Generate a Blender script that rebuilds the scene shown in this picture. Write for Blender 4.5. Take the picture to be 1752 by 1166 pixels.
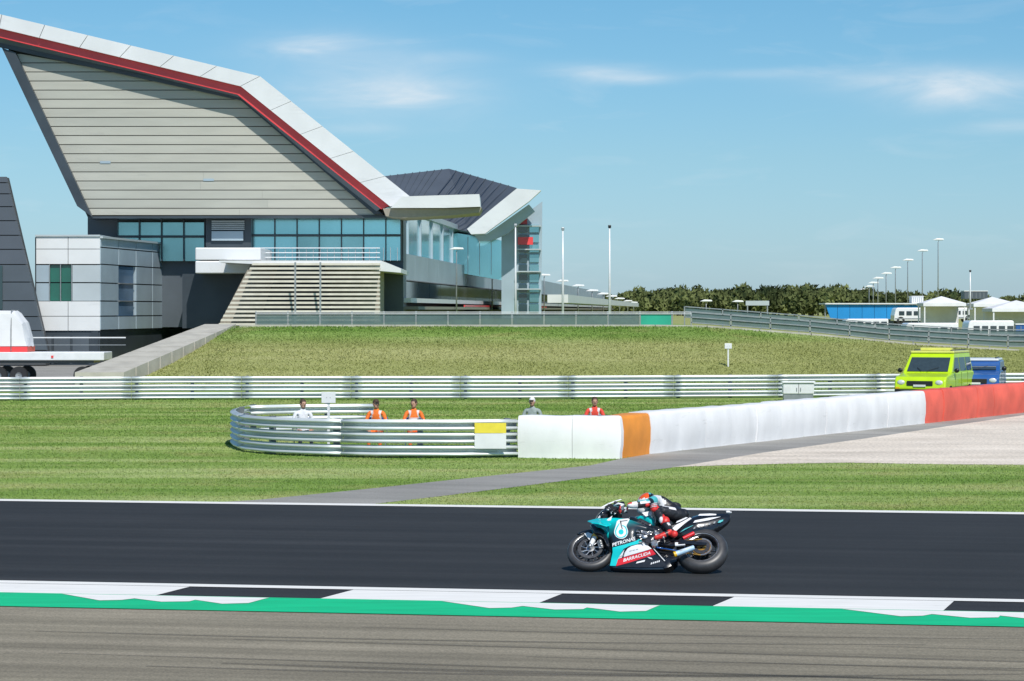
import bpy, bmesh, math, random
import numpy as np
from mathutils import Vector, Matrix, Euler
from mathutils.geometry import delaunay_2d_cdt
random.seed(7); RNG = np.random.default_rng(7)
for o in list(bpy.data.objects): bpy.data.objects.remove(o, do_unlink=True)
S = bpy.context.scene; COL = S.collection
R = math.radians

# ------------------------------------------------------------------ camera
F = 4600.0; H = 3.30; HZ = 530.0; CX = 876.0
cam_d = bpy.data.cameras.new('camera'); cam = bpy.data.objects.new('camera', cam_d); COL.objects.link(cam)
cam.location = (0, 0, H); cam.rotation_euler = (R(90), 0, 0)
cam_d.sensor_width = 36; cam_d.lens = F / 1752 * 36; cam_d.shift_y = -(583 - HZ) / 1752
cam_d.clip_start = 0.5; cam_d.clip_end = 9000
S.camera = cam
# ------------------------------------------------------------------ sun, sky, exposure
SUN_AZ = R(163); SUN_EL = R(48)      # azimuth clockwise from +Y; the sun stands behind the camera, a little to the right
W = bpy.data.worlds.new('World'); S.world = W; W.use_nodes = True
SKY_STRENGTH = 0.10; SUN_STRENGTH = 4.3
S.view_settings.view_transform = 'Standard'; S.view_settings.look = 'None'
S.view_settings.exposure = 0.0; S.view_settings.gamma = 1.0; S.view_settings.use_curve_mapping = False
sd = bpy.data.lights.new('sun', 'SUN'); so = bpy.data.objects.new('sun', sd); COL.objects.link(so)
sd.energy = SUN_STRENGTH; sd.angle = R(0.5); sd.color = (1.0, 0.955, 0.89)
sv = Vector((math.sin(SUN_AZ) * math.cos(SUN_EL), math.cos(SUN_AZ) * math.cos(SUN_EL), math.sin(SUN_EL)))
so.rotation_euler = sv.to_track_quat('Z', 'Y').to_euler()
so.location = sv * 50

def build_world():
    nt = W.node_tree; nt.nodes.clear(); N = nt.nodes.new; L = nt.links.new
    out = N('ShaderNodeOutputWorld'); bg = N('ShaderNodeBackground'); bg.inputs[1].default_value = SKY_STRENGTH
    sky = N('ShaderNodeTexSky'); sky.sky_type = 'NISHITA'; sky.sun_disc = False
    sky.sun_elevation = SUN_EL; sky.sun_rotation = SUN_AZ; sky.altitude = 0
    sky.air_density = 1.0; sky.dust_density = 0.35; sky.ozone_density = 2.0
    tint = N('ShaderNodeMix'); tint.data_type = 'RGBA'; tint.blend_type = 'MULTIPLY'; tint.inputs[0].default_value = 1
    L(sky.outputs[0], tint.inputs[6])
    tc = N('ShaderNodeTexCoord'); sep = N('ShaderNodeSeparateXYZ'); L(tc.outputs['Generated'], sep.inputs[0])
    # elevation tint, the same all round the horizon: paler low down, bluer above
    mr = N('ShaderNodeMapRange'); mr.inputs[1].default_value = 0.0; mr.inputs[2].default_value = 0.125
    L(sep.outputs[2], mr.inputs[0])
    cr = N('ShaderNodeValToRGB'); L(mr.outputs[0], cr.inputs[0])
    e = cr.color_ramp.elements
    e[0].position = 0.0; e[0].color = SKYC[0]; e[1].position = 1.0; e[1].color = SKYC[2]
    m = e.new(0.45); m.color = SKYC[1]
    L(cr.outputs[0], tint.inputs[7])
    # cirrus: soft patches in direction space (azimuth, elevation) broken up by noise
    last = tint.outputs[2]
    def math_(op, a, b=None, c=None):
        n = N('ShaderNodeMath'); n.operation = op
        for i, v in enumerate((a, b, c)):
            if v is None: continue
            if isinstance(v, (int, float)): n.inputs[i].default_value = v
            else: L(v, n.inputs[i])
        return n.outputs[0]
    mp = N('ShaderNodeMapping'); mp.inputs['Scale'].default_value = (13, 13, 62); mp.inputs['Rotation'].default_value = (0, R(7), 0)
    L(tc.outputs['Generated'], mp.inputs[0])
    nz = N('ShaderNodeTexNoise'); nz.inputs['Scale'].default_value = 1.6; nz.inputs['Detail'].default_value = 7; nz.inputs['Roughness'].default_value = 0.55
    nz.inputs['Distortion'].default_value = 0.9
    L(mp.outputs[0], nz.inputs[0])
    total = None
    for px, py, sx, sy, rot, st in [(640, 135, 170, 60, 0.10, .62), (520, 82, 95, 18, -.05, .5), (660, 165, 140, 28, 0.0, .62), (1035, 125, 95, 13, 0.03, .7), (1090, 138, 60, 9, 0.0, .5),
                                (1600, 145, 170, 22, 0.0, 1.1), (1605, 172, 85, 22, -.05, .8), (1720, 222, 80, 11, -.03, .6), (1300, 130, 90, 8, 0, .4), (600, 222, 90, 10, 0, .35), (760, 100, 90, 12, 0, .3)]:
        u0 = (px - CX) / F; w0 = (HZ - py) / F
        du = math_('SUBTRACT', sep.outputs[0], u0); dw = math_('SUBTRACT', sep.outputs[2], w0)
        dw2 = math_('ADD', dw, math_('MULTIPLY', du, rot))
        a = math_('POWER', math_('ABSOLUTE', math_('MULTIPLY', du, F / sx)), 2.0); b = math_('POWER', math_('ABSOLUTE', math_('MULTIPLY', dw2, F / sy)), 2.0)
        g = math_('EXPONENT', math_('MULTIPLY', math_('ADD', a, b), -1.0))
        g = math_('MULTIPLY', g, math_('GREATER_THAN', sep.outputs[1], 0.0))
        g = math_('MULTIPLY', g, st * .85)
        total = g if total is None else math_('ADD', total, g)
    # the same thin cloud drifts over the whole sky, faintly
    n2 = N('ShaderNodeMapRange'); n2.inputs[1].default_value = .12; n2.inputs[2].default_value = .80; L(nz.outputs[0], n2.inputs[0])
    gl = N('ShaderNodeMapRange'); gl.inputs[1].default_value = .56; gl.inputs[2].default_value = .9; gl.inputs[4].default_value = .18; L(nz.outputs[0], gl.inputs[0])
    fac = math_('MINIMUM', math_('ADD', math_('MULTIPLY', total, n2.outputs[0]), gl.outputs[0]), 0.72)
    mx = N('ShaderNodeMix'); mx.data_type = 'RGBA'; L(fac, mx.inputs[0]); L(last, mx.inputs[6]); mx.inputs[7].default_value = (8.0, 8.6, 9.1, 1)
    L(mx.outputs[2], bg.inputs[0]); L(bg.outputs[0], out.inputs[0])
SKYC = [(.56, .80, 1.22, 1), (.53, .79, 1.04, 1), (.44, .78, .98, 1)]
build_world()
S.render.engine = 'CYCLES'
S.cycles.max_bounces = 6; S.cycles.transparent_max_bounces = 12

# ------------------------------------------------------------------ pixel helpers (find real positions)
def at(px, py, Y): return Vector(((px - CX) * Y / F, Y, H - (py - HZ) * Y / F))
def gnd(px, py, z=0.0):
    Y = F * (H - z) / (py - HZ); return Vector(((px - CX) * Y / F, Y, z))
TA = math.atan(4600 / 25800)
TD = Vector((math.cos(TA), -math.sin(TA), 0)); TN = Vector((math.sin(TA), math.cos(TA), 0))
TO = gnd(876, 1013.5)
def trk(s, t, z=0.0): return TO + TD * s + TN * t + Vector((0, 0, z))
def to_st(p): d = Vector((p.x, p.y, 0)) - TO; return d.dot(TD), d.dot(TN)

# ------------------------------------------------------------------ materials
def mat(name, col, rough=.6, metal=0, noise=0, nscale=8, bump=0, bscale=40, coat=0, spec=.5, emit=None, stretch=None, col2=None, alpha=None, trans=0):
    m = bpy.data.materials.new(name); m.use_nodes = True; nt = m.node_tree; b = nt.nodes['Principled BSDF']
    c = (*col, 1); b.inputs['Base Color'].default_value = c; b.inputs['Roughness'].default_value = rough
    b.inputs['Metallic'].default_value = metal; b.inputs['Specular IOR Level'].default_value = spec
    b.inputs['Coat Weight'].default_value = coat; b.inputs['Coat Roughness'].default_value = .08
    if alpha is not None: b.inputs['Alpha'].default_value = alpha
    if noise or bump or col2:
        tc = nt.nodes.new('ShaderNodeTexCoord'); mp = nt.nodes.new('ShaderNodeMapping'); nt.links.new(tc.outputs['Object'], mp.inputs[0])
        if stretch: mp.inputs['Rotation'].default_value = (0, 0, stretch[3] if len(stretch) > 3 else 0); mp.inputs['Scale'].default_value = stretch[:3]
        nz = nt.nodes.new('ShaderNodeTexNoise'); nz.inputs['Scale'].default_value = nscale; nz.inputs['Detail'].default_value = 6
        nt.links.new(mp.outputs[0], nz.inputs[0])
        cr = nt.nodes.new('ShaderNodeValToRGB'); nt.links.new(nz.outputs[0], cr.inputs[0])
        k = noise or .15
        lo = tuple(x * (1 - k) for x in col); hi = tuple(min(1, x * (1 + k)) for x in (col2 or col))
        cr.color_ramp.elements[0].position = .33; cr.color_ramp.elements[0].color = (*lo, 1)
        cr.color_ramp.elements[1].position = .67; cr.color_ramp.elements[1].color = (*hi, 1)
        nt.links.new(cr.outputs[0], b.inputs['Base Color'])
        if bump:
            n2 = nt.nodes.new('ShaderNodeTexNoise'); n2.inputs['Scale'].default_value = bscale; n2.inputs['Detail'].default_value = 4
            nt.links.new(mp.outputs[0], n2.inputs[0])
            bp = nt.nodes.new('ShaderNodeBump'); bp.inputs['Strength'].default_value = bump; bp.inputs['Distance'].default_value = .03
            nt.links.new(n2.outputs[0], bp.inputs['Height']); nt.links.new(bp.outputs[0], b.inputs['Normal'])
    return m
M = {}
def track_mat(name, c1, c2, c3, rot, along=.02, across=.9, fine=60, rough=.85, bump=.25, big=(.3, .7)):
    """asphalt: wear running along the driving direction, fine stone grain"""
    m = bpy.data.materials.new(name); m.use_nodes = True; nt = m.node_tree; N = nt.nodes.new; L = nt.links.new; b = nt.nodes['Principled BSDF']
    tc = N('ShaderNodeTexCoord'); r = N('ShaderNodeMapping'); r.inputs['Rotation'].default_value = (0, 0, rot); L(tc.outputs['Object'], r.inputs[0])
    s = N('ShaderNodeMapping'); s.inputs['Scale'].default_value = (along, across, 1); L(r.outputs[0], s.inputs[0])
    n1 = N('ShaderNodeTexNoise'); n1.inputs['Scale'].default_value = 1.5; n1.inputs['Detail'].default_value = 8; n1.inputs['Roughness'].default_value = .62; L(s.outputs[0], n1.inputs[0])
    cr = N('ShaderNodeValToRGB'); L(n1.outputs[0], cr.inputs[0]); e = cr.color_ramp.elements
    e[0].position = big[0]; e[0].color = (*c1, 1); e[1].position = big[1]; e[1].color = (*c3, 1); q = e.new((big[0] + big[1]) / 2); q.color = (*c2, 1)
    n2 = N('ShaderNodeTexNoise'); n2.inputs['Scale'].default_value = fine; n2.inputs['Detail'].default_value = 3; L(tc.outputs['Object'], n2.inputs[0])
    mr = N('ShaderNodeMapRange'); mr.inputs[1].default_value = .3; mr.inputs[2].default_value = .7; mr.inputs[3].default_value = .72; mr.inputs[4].default_value = 1.28; L(n2.outputs[0], mr.inputs[0])
    n3 = N('ShaderNodeTexNoise'); n3.inputs['Scale'].default_value = .35; n3.inputs['Detail'].default_value = 5; L(tc.outputs['Object'], n3.inputs[0])
    m3 = N('ShaderNodeMapRange'); m3.inputs[1].default_value = .3; m3.inputs[2].default_value = .7; m3.inputs[3].default_value = .88; m3.inputs[4].default_value = 1.12; L(n3.outputs[0], m3.inputs[0])
    mu = N('ShaderNodeMath'); mu.operation = 'MULTIPLY'; L(mr.outputs[0], mu.inputs[0]); L(m3.outputs[0], mu.inputs[1])
    vm = N('ShaderNodeVectorMath'); vm.operation = 'SCALE'; L(cr.outputs[0], vm.inputs[0]); L(mu.outputs[0], vm.inputs[3])
    L(vm.outputs[0], b.inputs['Base Color']); b.inputs['Roughness'].default_value = rough; b.inputs['Specular IOR Level'].default_value = .3
    bp = N('ShaderNodeBump'); bp.inputs['Strength'].default_value = bump; bp.inputs['Distance'].default_value = .006; L(n2.outputs[0], bp.inputs['Height']); L(bp.outputs[0], b.inputs['Normal'])
    return m
M['track'] = track_mat('track_asphalt', (.020, .0215, .0225), (.027, .0285, .0295), (.038, .0395, .041), TA)
M['runoff'] = track_mat('runoff_asphalt', (.165, .145, .105), (.235, .208, .152), (.305, .268, .20), TA, along=.03, across=1.3, fine=45)
M['service'] = track_mat('service_asphalt', (.24, .235, .215), (.30, .29, .265), (.36, .345, .32), TA + R(12), along=.05, across=.6, fine=40)
M['gravel'] = track_mat('gravel_bed', (.60, .525, .43), (.71, .625, .52), (.79, .70, .595), 0, along=.15, across=.5, fine=14, bump=.8)
M['white_paint'] = mat('white_paint', (.86, .84, .79), .6, noise=.06, nscale=3, stretch=(.4, 3, 1, TA))
M['green_paint'] = mat('green_paint', (.0, .52, .215), .6, noise=.12, nscale=2.2, stretch=(.3, 2, 1, TA))
M['kerb_dark'] = track_mat('kerb_dark', (.02, .02, .022), (.028, .028, .031), (.04, .04, .043), TA)

def grass_material(name, a, b_, c, dry, bank=False):
    m = bpy.data.materials.new(name); m.use_nodes = True; nt = m.node_tree; N = nt.nodes.new; L = nt.links.new; b = nt.nodes['Principled BSDF']
    geo = N('ShaderNodeNewGeometry')
    s = N('ShaderNodeMapping'); s.inputs['Scale'].default_value = (.035, .30, 1); s.inputs['Rotation'].default_value = (0, 0, TA); L(geo.outputs['Position'], s.inputs[0])
    n1 = N('ShaderNodeTexNoise'); n1.inputs['Scale'].default_value = 1.2; n1.inputs['Detail'].default_value = 7; n1.inputs['Roughness'].default_value = .6; L(s.outputs[0], n1.inputs[0])
    cr = N('ShaderNodeValToRGB'); L(n1.outputs[0], cr.inputs[0]); e = cr.color_ramp.elements
    e[0].position = .38; e[0].color = (*a, 1); e[1].position = .64; e[1].color = (*c, 1); q = e.new(.51); q.color = (*b_, 1)
    n2 = N('ShaderNodeTexNoise'); n2.inputs['Scale'].default_value = 5; n2.inputs['Detail'].default_value = 8; n2.inputs['Roughness'].default_value = .75; L(geo.outputs['Position'], n2.inputs[0])
    mr = N('ShaderNodeMapRange'); mr.inputs[1].default_value = .3; mr.inputs[2].default_value = .7; mr.inputs[3].default_value = .80; mr.inputs[4].default_value = 1.20; L(n2.outputs[0], mr.inputs[0])
    # straw patches
    n3 = N('ShaderNodeTexNoise'); n3.inputs['Scale'].default_value = .45; n3.inputs['Detail'].default_value = 6; L(geo.outputs['Position'], n3.inputs[0])
    sep = N('ShaderNodeSeparateXYZ'); L(geo.outputs['Position'], sep.inputs[0])
    d = N('ShaderNodeMapRange'); d.inputs[1].default_value = .50; d.inputs[2].default_value = .72; d.inputs[4].default_value = .55; L(n3.outputs[0], d.inputs[0])
    zf = N('ShaderNodeMapRange'); zf.inputs[1].default_value = .25; zf.inputs[2].default_value = .6; L(sep.outputs[2], zf.inputs[0])
    zt = N('ShaderNodeMapRange'); zt.inputs[1].default_value = 2.15; zt.inputs[2].default_value = 1.75; L(sep.outputs[2], zt.inputs[0])
    zm = N('ShaderNodeMath'); zm.operation = 'MULTIPLY'; L(zf.outputs[0], zm.inputs[0]); L(zt.outputs[0], zm.inputs[1])
    zk = N('ShaderNodeMath'); zk.operation = 'MULTIPLY'; L(zm.outputs[0], zk.inputs[0]); zk.inputs[1].default_value = .62
    mxx = N('ShaderNodeMath'); mxx.operation = 'MAXIMUM'; L(d.outputs[0], mxx.inputs[0]); L(zk.outputs[0], mxx.inputs[1])
    mx = N('ShaderNodeMix'); mx.data_type = 'RGBA'; L(mxx.outputs[0], mx.inputs[0]); L(cr.outputs[0], mx.inputs[6]); mx.inputs[7].default_value = (*dry, 1)
    vm = N('ShaderNodeVectorMath'); vm.operation = 'SCALE'; L(mx.outputs[2], vm.inputs[0]); L(mr.outputs[0], vm.inputs[3])
    L(vm.outputs[0], b.inputs['Base Color']); b.inputs['Roughness'].default_value = .9; b.inputs['Specular IOR Level'].default_value = .15
    bp = N('ShaderNodeBump'); bp.inputs['Strength'].default_value = .6; bp.inputs['Distance'].default_value = .05; L(n2.outputs[0], bp.inputs['Height']); L(bp.outputs[0], b.inputs['Normal'])
    return m
M['grass'] = grass_material('grass', (.145, .250, .045), (.225, .325, .080), (.36, .430, .165), (.37, .345, .145))
M['blade'] = mat('grass_blade', (.24, .35, .085), .7, noise=.2, nscale=.8, col2=(.38, .46, .165), spec=.2)

M['armco'] = mat('galvanised_rail', (.68, .72, .72), .45, .35, noise=.12, nscale=.9, stretch=(.6, .6, 6))
M['post'] = mat('galvanised_post', (.20, .22, .23), .5, .5, noise=.2, nscale=5)
M['belt_white'] = mat('white_belt', (.84, .84, .84), .55, noise=.07, nscale=1.6, stretch=(1, 1, .5), bump=.3, bscale=3)
M['belt_red'] = mat('red_belt', (.80, .13, .085), .55, noise=.15, nscale=1.2, bump=.3, bscale=3)
M['belt_orange'] = mat('orange_belt', (.85, .30, .03), .55, noise=.1, nscale=2)
M['rubber'] = mat('rubber', (.022, .022, .023), .55, noise=.25, nscale=18, spec=.45)
M['tyre'] = mat('slick_tyre', (.045, .045, .047), .42, noise=.25, nscale=9, spec=.6)
M['clad'] = mat('beige_cladding', (.46, .455, .395), .5, .15, noise=.07, nscale=.7, stretch=(.35, 1, 2.5))
M['clad2'] = mat('beige_cladding_b', (.435, .435, .38), .5, .15, noise=.07, nscale=.6, stretch=(.35, 1, 2.5))
M['joint'] = mat('dark_joint', (.06, .065, .07), .7, noise=.1)
M['white_clad'] = mat('white_cladding', (.72, .73, .73), .38, .1, noise=.05, nscale=.5)
M['red_clad'] = mat('red_cladding', (.76, .06, .065), .4, noise=.08, nscale=.6, coat=.2)
M['slate'] = mat('slate_soffit', (.115, .15, .185), .55, noise=.1, nscale=.6)
M['dark_clad'] = mat('dark_cladding', (.052, .066, .080), .4, .2, noise=.15, nscale=.5)
M['roof_dark'] = mat('dark_metal_roof', (.095, .112, .135), .5, .2, noise=.08, nscale=.4)
M['grey_clad'] = mat('grey_cladding', (.36, .45, .51), .4, .1, noise=.07, nscale=.5)
M['silver_clad'] = mat('silver_cladding', (.33, .39, .43), .4, .1, noise=.08, nscale=.3)
M['pale_clad'] = mat('pale_cladding', (.50, .55, .57), .35, .2, noise=.06, nscale=.5)
M['charcoal'] = mat('charcoal_panel', (.095, .115, .135), .45, .2, noise=.12, nscale=.4)
M['beige'] = mat('beige_soffit', (.30, .27, .22), .6, noise=.06)
M['cream'] = mat('cream_slat', (.62, .59, .50), .5, noise=.08, nscale=2)
M['glass'] = mat('teal_glass', (.24, .44, .48), .12, .75, noise=.25, nscale=.15, spec=1.0)
M['glass_b'] = mat('bright_teal_glass', (.34, .66, .74), .14, .75, noise=.15, nscale=.1, spec=.9)
M['glass_dark'] = mat('dark_glass', (.02, .05, .06), .06, .0, noise=.2, nscale=.4, spec=1.0)
M['glass_green'] = mat('green_glass', (.01, .11, .08), .1, noise=.2, nscale=.4, spec=.9)
M['glass_blue'] = mat('blue_glass', (.11, .19, .29), .1, noise=.2, nscale=.4, spec=.9)
M['concrete'] = mat('pale_concrete', (.46, .44, .38), .85, noise=.12, nscale=1.3, bump=.3, bscale=12)
M['concrete_grey'] = mat('grey_concrete', (.26, .27, .27), .85, noise=.15, nscale=.8, bump=.3, bscale=12)
M['white_metal'] = mat('white_metal', (.78, .79, .80), .35, .1, noise=.05, nscale=3)
M['lamp_white'] = mat('lamp_white', (.85, .86, .86), .3, noise=.03)
M['grey_metal'] = mat('grey_metal', (.36, .38, .39), .4, .5, noise=.12, nscale=4)
M['mesh_panel'] = mat('mesh_panel', (.14, .21, .21), .5, .2, noise=.1, nscale=1.5, alpha=.72)
M['mesh_green'] = mat('green_banner', (.02, .36, .24), .6, noise=.1, nscale=1)
M['blue_board'] = mat('blue_board', (.01, .25, .60), .5, noise=.08, nscale=.6)
M['black_plastic'] = mat('black_plastic', (.012, .012, .014), .4, noise=.2, nscale=20)
M['carbon'] = mat('carbon_black', (.010, .012, .016), .22, noise=.3, nscale=25, coat=.6)
M['teal_paint'] = mat('teal_paint', (.0, .56, .57), .3, noise=.06, nscale=4, coat=.7)
M['white_gloss'] = mat('white_gloss', (.80, .81, .82), .3, noise=.04, nscale=6, coat=.5)
M['red_gloss'] = mat('red_gloss', (.68, .012, .022), .3, noise=.06, nscale=6, coat=.5)
M['alloy'] = mat('brushed_alloy', (.55, .55, .55), .3, .9, noise=.2, nscale=30)
M['dark_alloy'] = mat('dark_alloy', (.10, .10, .11), .35, .8, noise=.3, nscale=30)
M['gold'] = mat('gold_anodised', (.75, .42, .10), .3, .8, noise=.1, nscale=20)
M['yellow'] = mat('yellow_paint', (.80, .46, .02), .4, noise=.05)
M['sky_blue'] = mat('pale_blue_paint', (.42, .62, .80), .4, noise=.08, nscale=20)
M['disc'] = mat('carbon_disc', (.12, .12, .125), .4, .7, noise=.25, nscale=20)
M['leather_black'] = mat('black_leather', (.018, .019, .023), .38, noise=.3, nscale=14, bump=.4, bscale=22)
M['leather_white'] = mat('white_leather', (.72, .72, .74), .45, noise=.1, nscale=14, bump=.3, bscale=22)
M['leather_red'] = mat('red_leather', (.66, .035, .03), .42, noise=.15, nscale=14, bump=.3, bscale=22)
M['leather_teal'] = mat('teal_leather', (.08, .48, .50), .42, noise=.1, nscale=14, bump=.3, bscale=22)
M['helmet_orange'] = mat('orange_helmet', (.85, .11, .015), .2, noise=.05, coat=.8)
M['visor'] = mat('dark_visor', (.01, .012, .02), .06, noise=.1, coat=1)
M['screen'] = mat('tinted_screen', (.012, .014, .018), .1, noise=.1, coat=.7)
M['skin'] = mat('skin', (.50, .29, .20), .55, noise=.1, nscale=10)
M['hair'] = mat('brown_hair', (.06, .035, .02), .7, noise=.3, nscale=40)
M['suit_orange'] = mat('orange_suit', (.88, .20, .03), .8, noise=.12, nscale=9, bump=.5, bscale=14)
M['suit_red'] = mat('red_suit', (.78, .075, .045), .8, noise=.12, nscale=9, bump=.5, bscale=14)
M['band'] = mat('reflective_band', (.74, .66, .66), .4, noise=.05)
M['shirt_white'] = mat('white_shirt', (.75, .76, .78), .8, noise=.08, nscale=8, bump=.5, bscale=12)
M['shirt_grey'] = mat('grey_shirt', (.30, .36, .34), .8, noise=.12, nscale=8, bump=.5, bscale=12)
M['trouser'] = mat('dark_trousers', (.03, .035, .05), .8, noise=.15)
M['lime'] = mat('lime_paint', (.50, .74, .01), .3, noise=.05, nscale=3, coat=.5)
M['pale_yellow'] = mat('pale_yellow_paint', (.72, .72, .16), .35, noise=.05, nscale=3, coat=.5)
M['blue_paint'] = mat('blue_paint', (.02, .10, .33), .35, noise=.06, nscale=3, coat=.5)
M['window_tint'] = mat('vehicle_glass', (.04, .06, .07), .06, noise=.1, spec=1)
M['headlight'] = mat('headlight_glass', (.65, .68, .70), .1, noise=.1, spec=1)
M['plate_dark'] = mat('dark_grille', (.02, .02, .02), .5, noise=.1)
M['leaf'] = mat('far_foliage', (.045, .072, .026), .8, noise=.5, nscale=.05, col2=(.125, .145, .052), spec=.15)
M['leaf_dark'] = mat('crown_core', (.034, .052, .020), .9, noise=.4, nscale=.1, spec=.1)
M['bark'] = mat('bark', (.09, .07, .05), .9, noise=.3, nscale=2)
M['canvas'] = mat('white_canvas', (.76, .77, .78), .7, noise=.06, nscale=1.2, bump=.3, bscale=2)

def scuff(m, col, amount=.5, scale=2.2, lo=.60):
    nt = m.node_tree; b = nt.nodes['Principled BSDF']; N = nt.nodes.new; L = nt.links.new
    src = b.inputs['Base Color'].links[0].from_socket
    tc = N('ShaderNodeTexCoord'); mp = N('ShaderNodeMapping'); mp.inputs['Scale'].default_value = (.6, .6, 3.2); L(tc.outputs['Object'], mp.inputs[0])
    n = N('ShaderNodeTexNoise'); n.inputs['Scale'].default_value = scale; n.inputs['Detail'].default_value = 8; n.inputs['Roughness'].default_value = .7; L(mp.outputs[0], n.inputs[0])
    r_ = N('ShaderNodeMapRange'); r_.inputs[1].default_value = lo; r_.inputs[2].default_value = lo + .12; r_.inputs[4].default_value = amount; L(n.outputs[0], r_.inputs[0])
    x = N('ShaderNodeMix'); x.data_type = 'RGBA'; L(r_.outputs[0], x.inputs[0]); L(src, x.inputs[6]); x.inputs[7].default_value = (*col, 1); L(x.outputs[2], b.inputs['Base Color'])
scuff(M['belt_white'], (.42, .40, .37), .35); scuff(M['belt_red'], (.30, .05, .04), .4); scuff(M['white_paint'], (.30, .30, .30), .25, 3.0, .62)
scuff(M['green_paint'], (.02, .20, .10), .35, 3.0, .6); scuff(M['clad'], (.30, .30, .28), .3, .8, .58); scuff(M['white_clad'], (.50, .51, .51), .35, .5, .58); scuff(M['armco'], (.30, .27, .23), .4, 1.5, .62)
# ------------------------------------------------------------------ object helpers
def tag(o, label=None, cat=None, group=None, kind=None):
    if label: o['label'] = label
    if cat: o['category'] = cat
    if group: o['group'] = group
    if kind: o['kind'] = kind
    return o
def empty(name, loc=(0, 0, 0), rot=(0, 0, 0), label=None, cat=None, group=None):
    o = bpy.data.objects.new(name, None); COL.objects.link(o); o.location = loc; o.rotation_euler = rot; o.empty_display_size = .3
    return tag(o, label, cat, group)
def link(name, me, parent=None, mats=None, smooth=False):
    if mats:
        for m in (mats if isinstance(mats, (list, tuple)) else [mats]): me.materials.append(m)
    if smooth:
        me.shade_smooth()
    o = bpy.data.objects.new(name, me); COL.objects.link(o)
    if parent:
        o.parent = parent
    return o
class MB:
    def __init__(s): s.v = []; s.f = []; s.m = []
    def add(s, vs, fs, mi=0):
        b = len(s.v); s.v += [tuple(v) for v in vs]; s.f += [tuple(i + b for i in f) for f in fs]; s.m += [mi] * len(fs)
    def box(s, c, d, rot=None, mi=0):
        x, y, z = (k / 2 for k in d)
        vs = [Vector(p) for p in ((-x, -y, -z), (x, -y, -z), (x, y, -z), (-x, y, -z), (-x, -y, z), (x, -y, z), (x, y, z), (-x, y, z))]
        if rot is not None: vs = [rot @ v for v in vs]
        c = Vector(c); s.add([v + c for v in vs], [(0, 3, 2, 1), (4, 5, 6, 7), (0, 1, 5, 4), (1, 2, 6, 5), (2, 3, 7, 6), (3, 0, 4, 7)], mi)
    def box2(s, a, b, mi=0): s.box([(a[i] + b[i]) / 2 for i in range(3)], [abs(b[i] - a[i]) for i in range(3)], mi=mi)
    def prism(s, pts, vec, mi=0):
        pts = [Vector(p) for p in pts]; vec = Vector(vec); n = len(pts)
        s.add(pts + [p + vec for p in pts], [tuple(range(n)), tuple(range(2 * n - 1, n - 1, -1))] + [(i, i + n, (i + 1) % n + n, (i + 1) % n) for i in range(n)], mi)
    def bar(s, a, b, w, h=None, mi=0):
        a = Vector(a); b = Vector(b); d = (b - a); Ln = d.length
        if Ln < 1e-6: return
        s.box((a + b) / 2, (w, h or w, Ln), d.to_track_quat('Z', 'Y').to_matrix(), mi)
    def tube(s, pts, r, n=8, mi=0, caps=True):
        pts = [Vector(p) for p in pts]; rs = r if isinstance(r, (list, tuple)) else [r] * len(pts); b = len(s.v); up = Vector((0, 0, 1))
        for i, p in enumerate(pts):
            t = (pts[min(i + 1, len(pts) - 1)] - pts[max(i - 1, 0)]).normalized()
            a = t.cross(up if abs(t.z) < .95 else Vector((1, 0, 0))).normalized(); c = t.cross(a)
            for k in range(n):
                g = 2 * math.pi * k / n; s.v.append(tuple(p + (a * math.cos(g) + c * math.sin(g)) * rs[i]))
        for i in range(len(pts) - 1):
            for k in range(n):
                s.f.append((b + i * n + k, b + i * n + (k + 1) % n, b + (i + 1) * n + (k + 1) % n, b + (i + 1) * n + k)); s.m.append(mi)
        if caps:
            s.f.append(tuple(b + k for k in range(n - 1, -1, -1))); s.f.append(tuple(b + (len(pts) - 1) * n + k for k in range(n))); s.m += [mi, mi]
    def lathe(s, prof, axis='y', center=(0, 0, 0), n=40, mi=0, closed=True):
        """prof: list of (radius, offset along axis)"""
        b = len(s.v); c = Vector(center); k = len(prof)
        for i in range(n):
            g = 2 * math.pi * i / n
            for r_, o_ in prof:
                if axis == 'y': p = Vector((r_ * math.cos(g), o_, r_ * math.sin(g)))
                elif axis == 'z': p = Vector((r_ * math.cos(g), r_ * math.sin(g), o_))
                else: p = Vector((o_, r_ * math.cos(g), r_ * math.sin(g)))
                s.v.append(tuple(c + p))
        m_ = k if closed else k - 1
        for i in range(n):
            for j in range(m_):
                a0 = b + i * k + j; a1 = b + i * k + (j + 1) % k; b0 = b + ((i + 1) % n) * k + j; b1 = b + ((i + 1) % n) * k + (j + 1) % k
                s.f.append((a0, a1, b1, b0)); s.m.append(mi)
    def ball(s, c, r, mi=0, nu=12, nv=8, rot=None):
        rx, ry, rz = r if isinstance(r, (tuple, list)) else (r, r, r); b = len(s.v); c = Vector(c)
        for j in range(nv + 1):
            t = math.pi * j / nv
            for i in range(nu):
                g = 2 * math.pi * i / nu; p = Vector((rx * math.sin(t) * math.cos(g), ry * math.sin(t) * math.sin(g), rz * math.cos(t)))
                if rot is not None: p = rot @ p
                s.v.append(tuple(c + p))
        for j in range(nv):
            for i in range(nu):
                s.f.append((b + j * nu + i, b + (j + 1) * nu + i, b + (j + 1) * nu + (i + 1) % nu, b + j * nu + (i + 1) % nu)); s.m.append(mi)
    def mesh(s, name):
        me = bpy.data.meshes.new(name); me.from_pydata(s.v, [], s.f); me.update()
        if any(s.m): me.polygons.foreach_set('material_index', s.m)
        bm = bmesh.new(); bm.from_mesh(me); bmesh.ops.recalc_face_normals(bm, faces=bm.faces); bm.to_mesh(me); bm.free()
        return me
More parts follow.
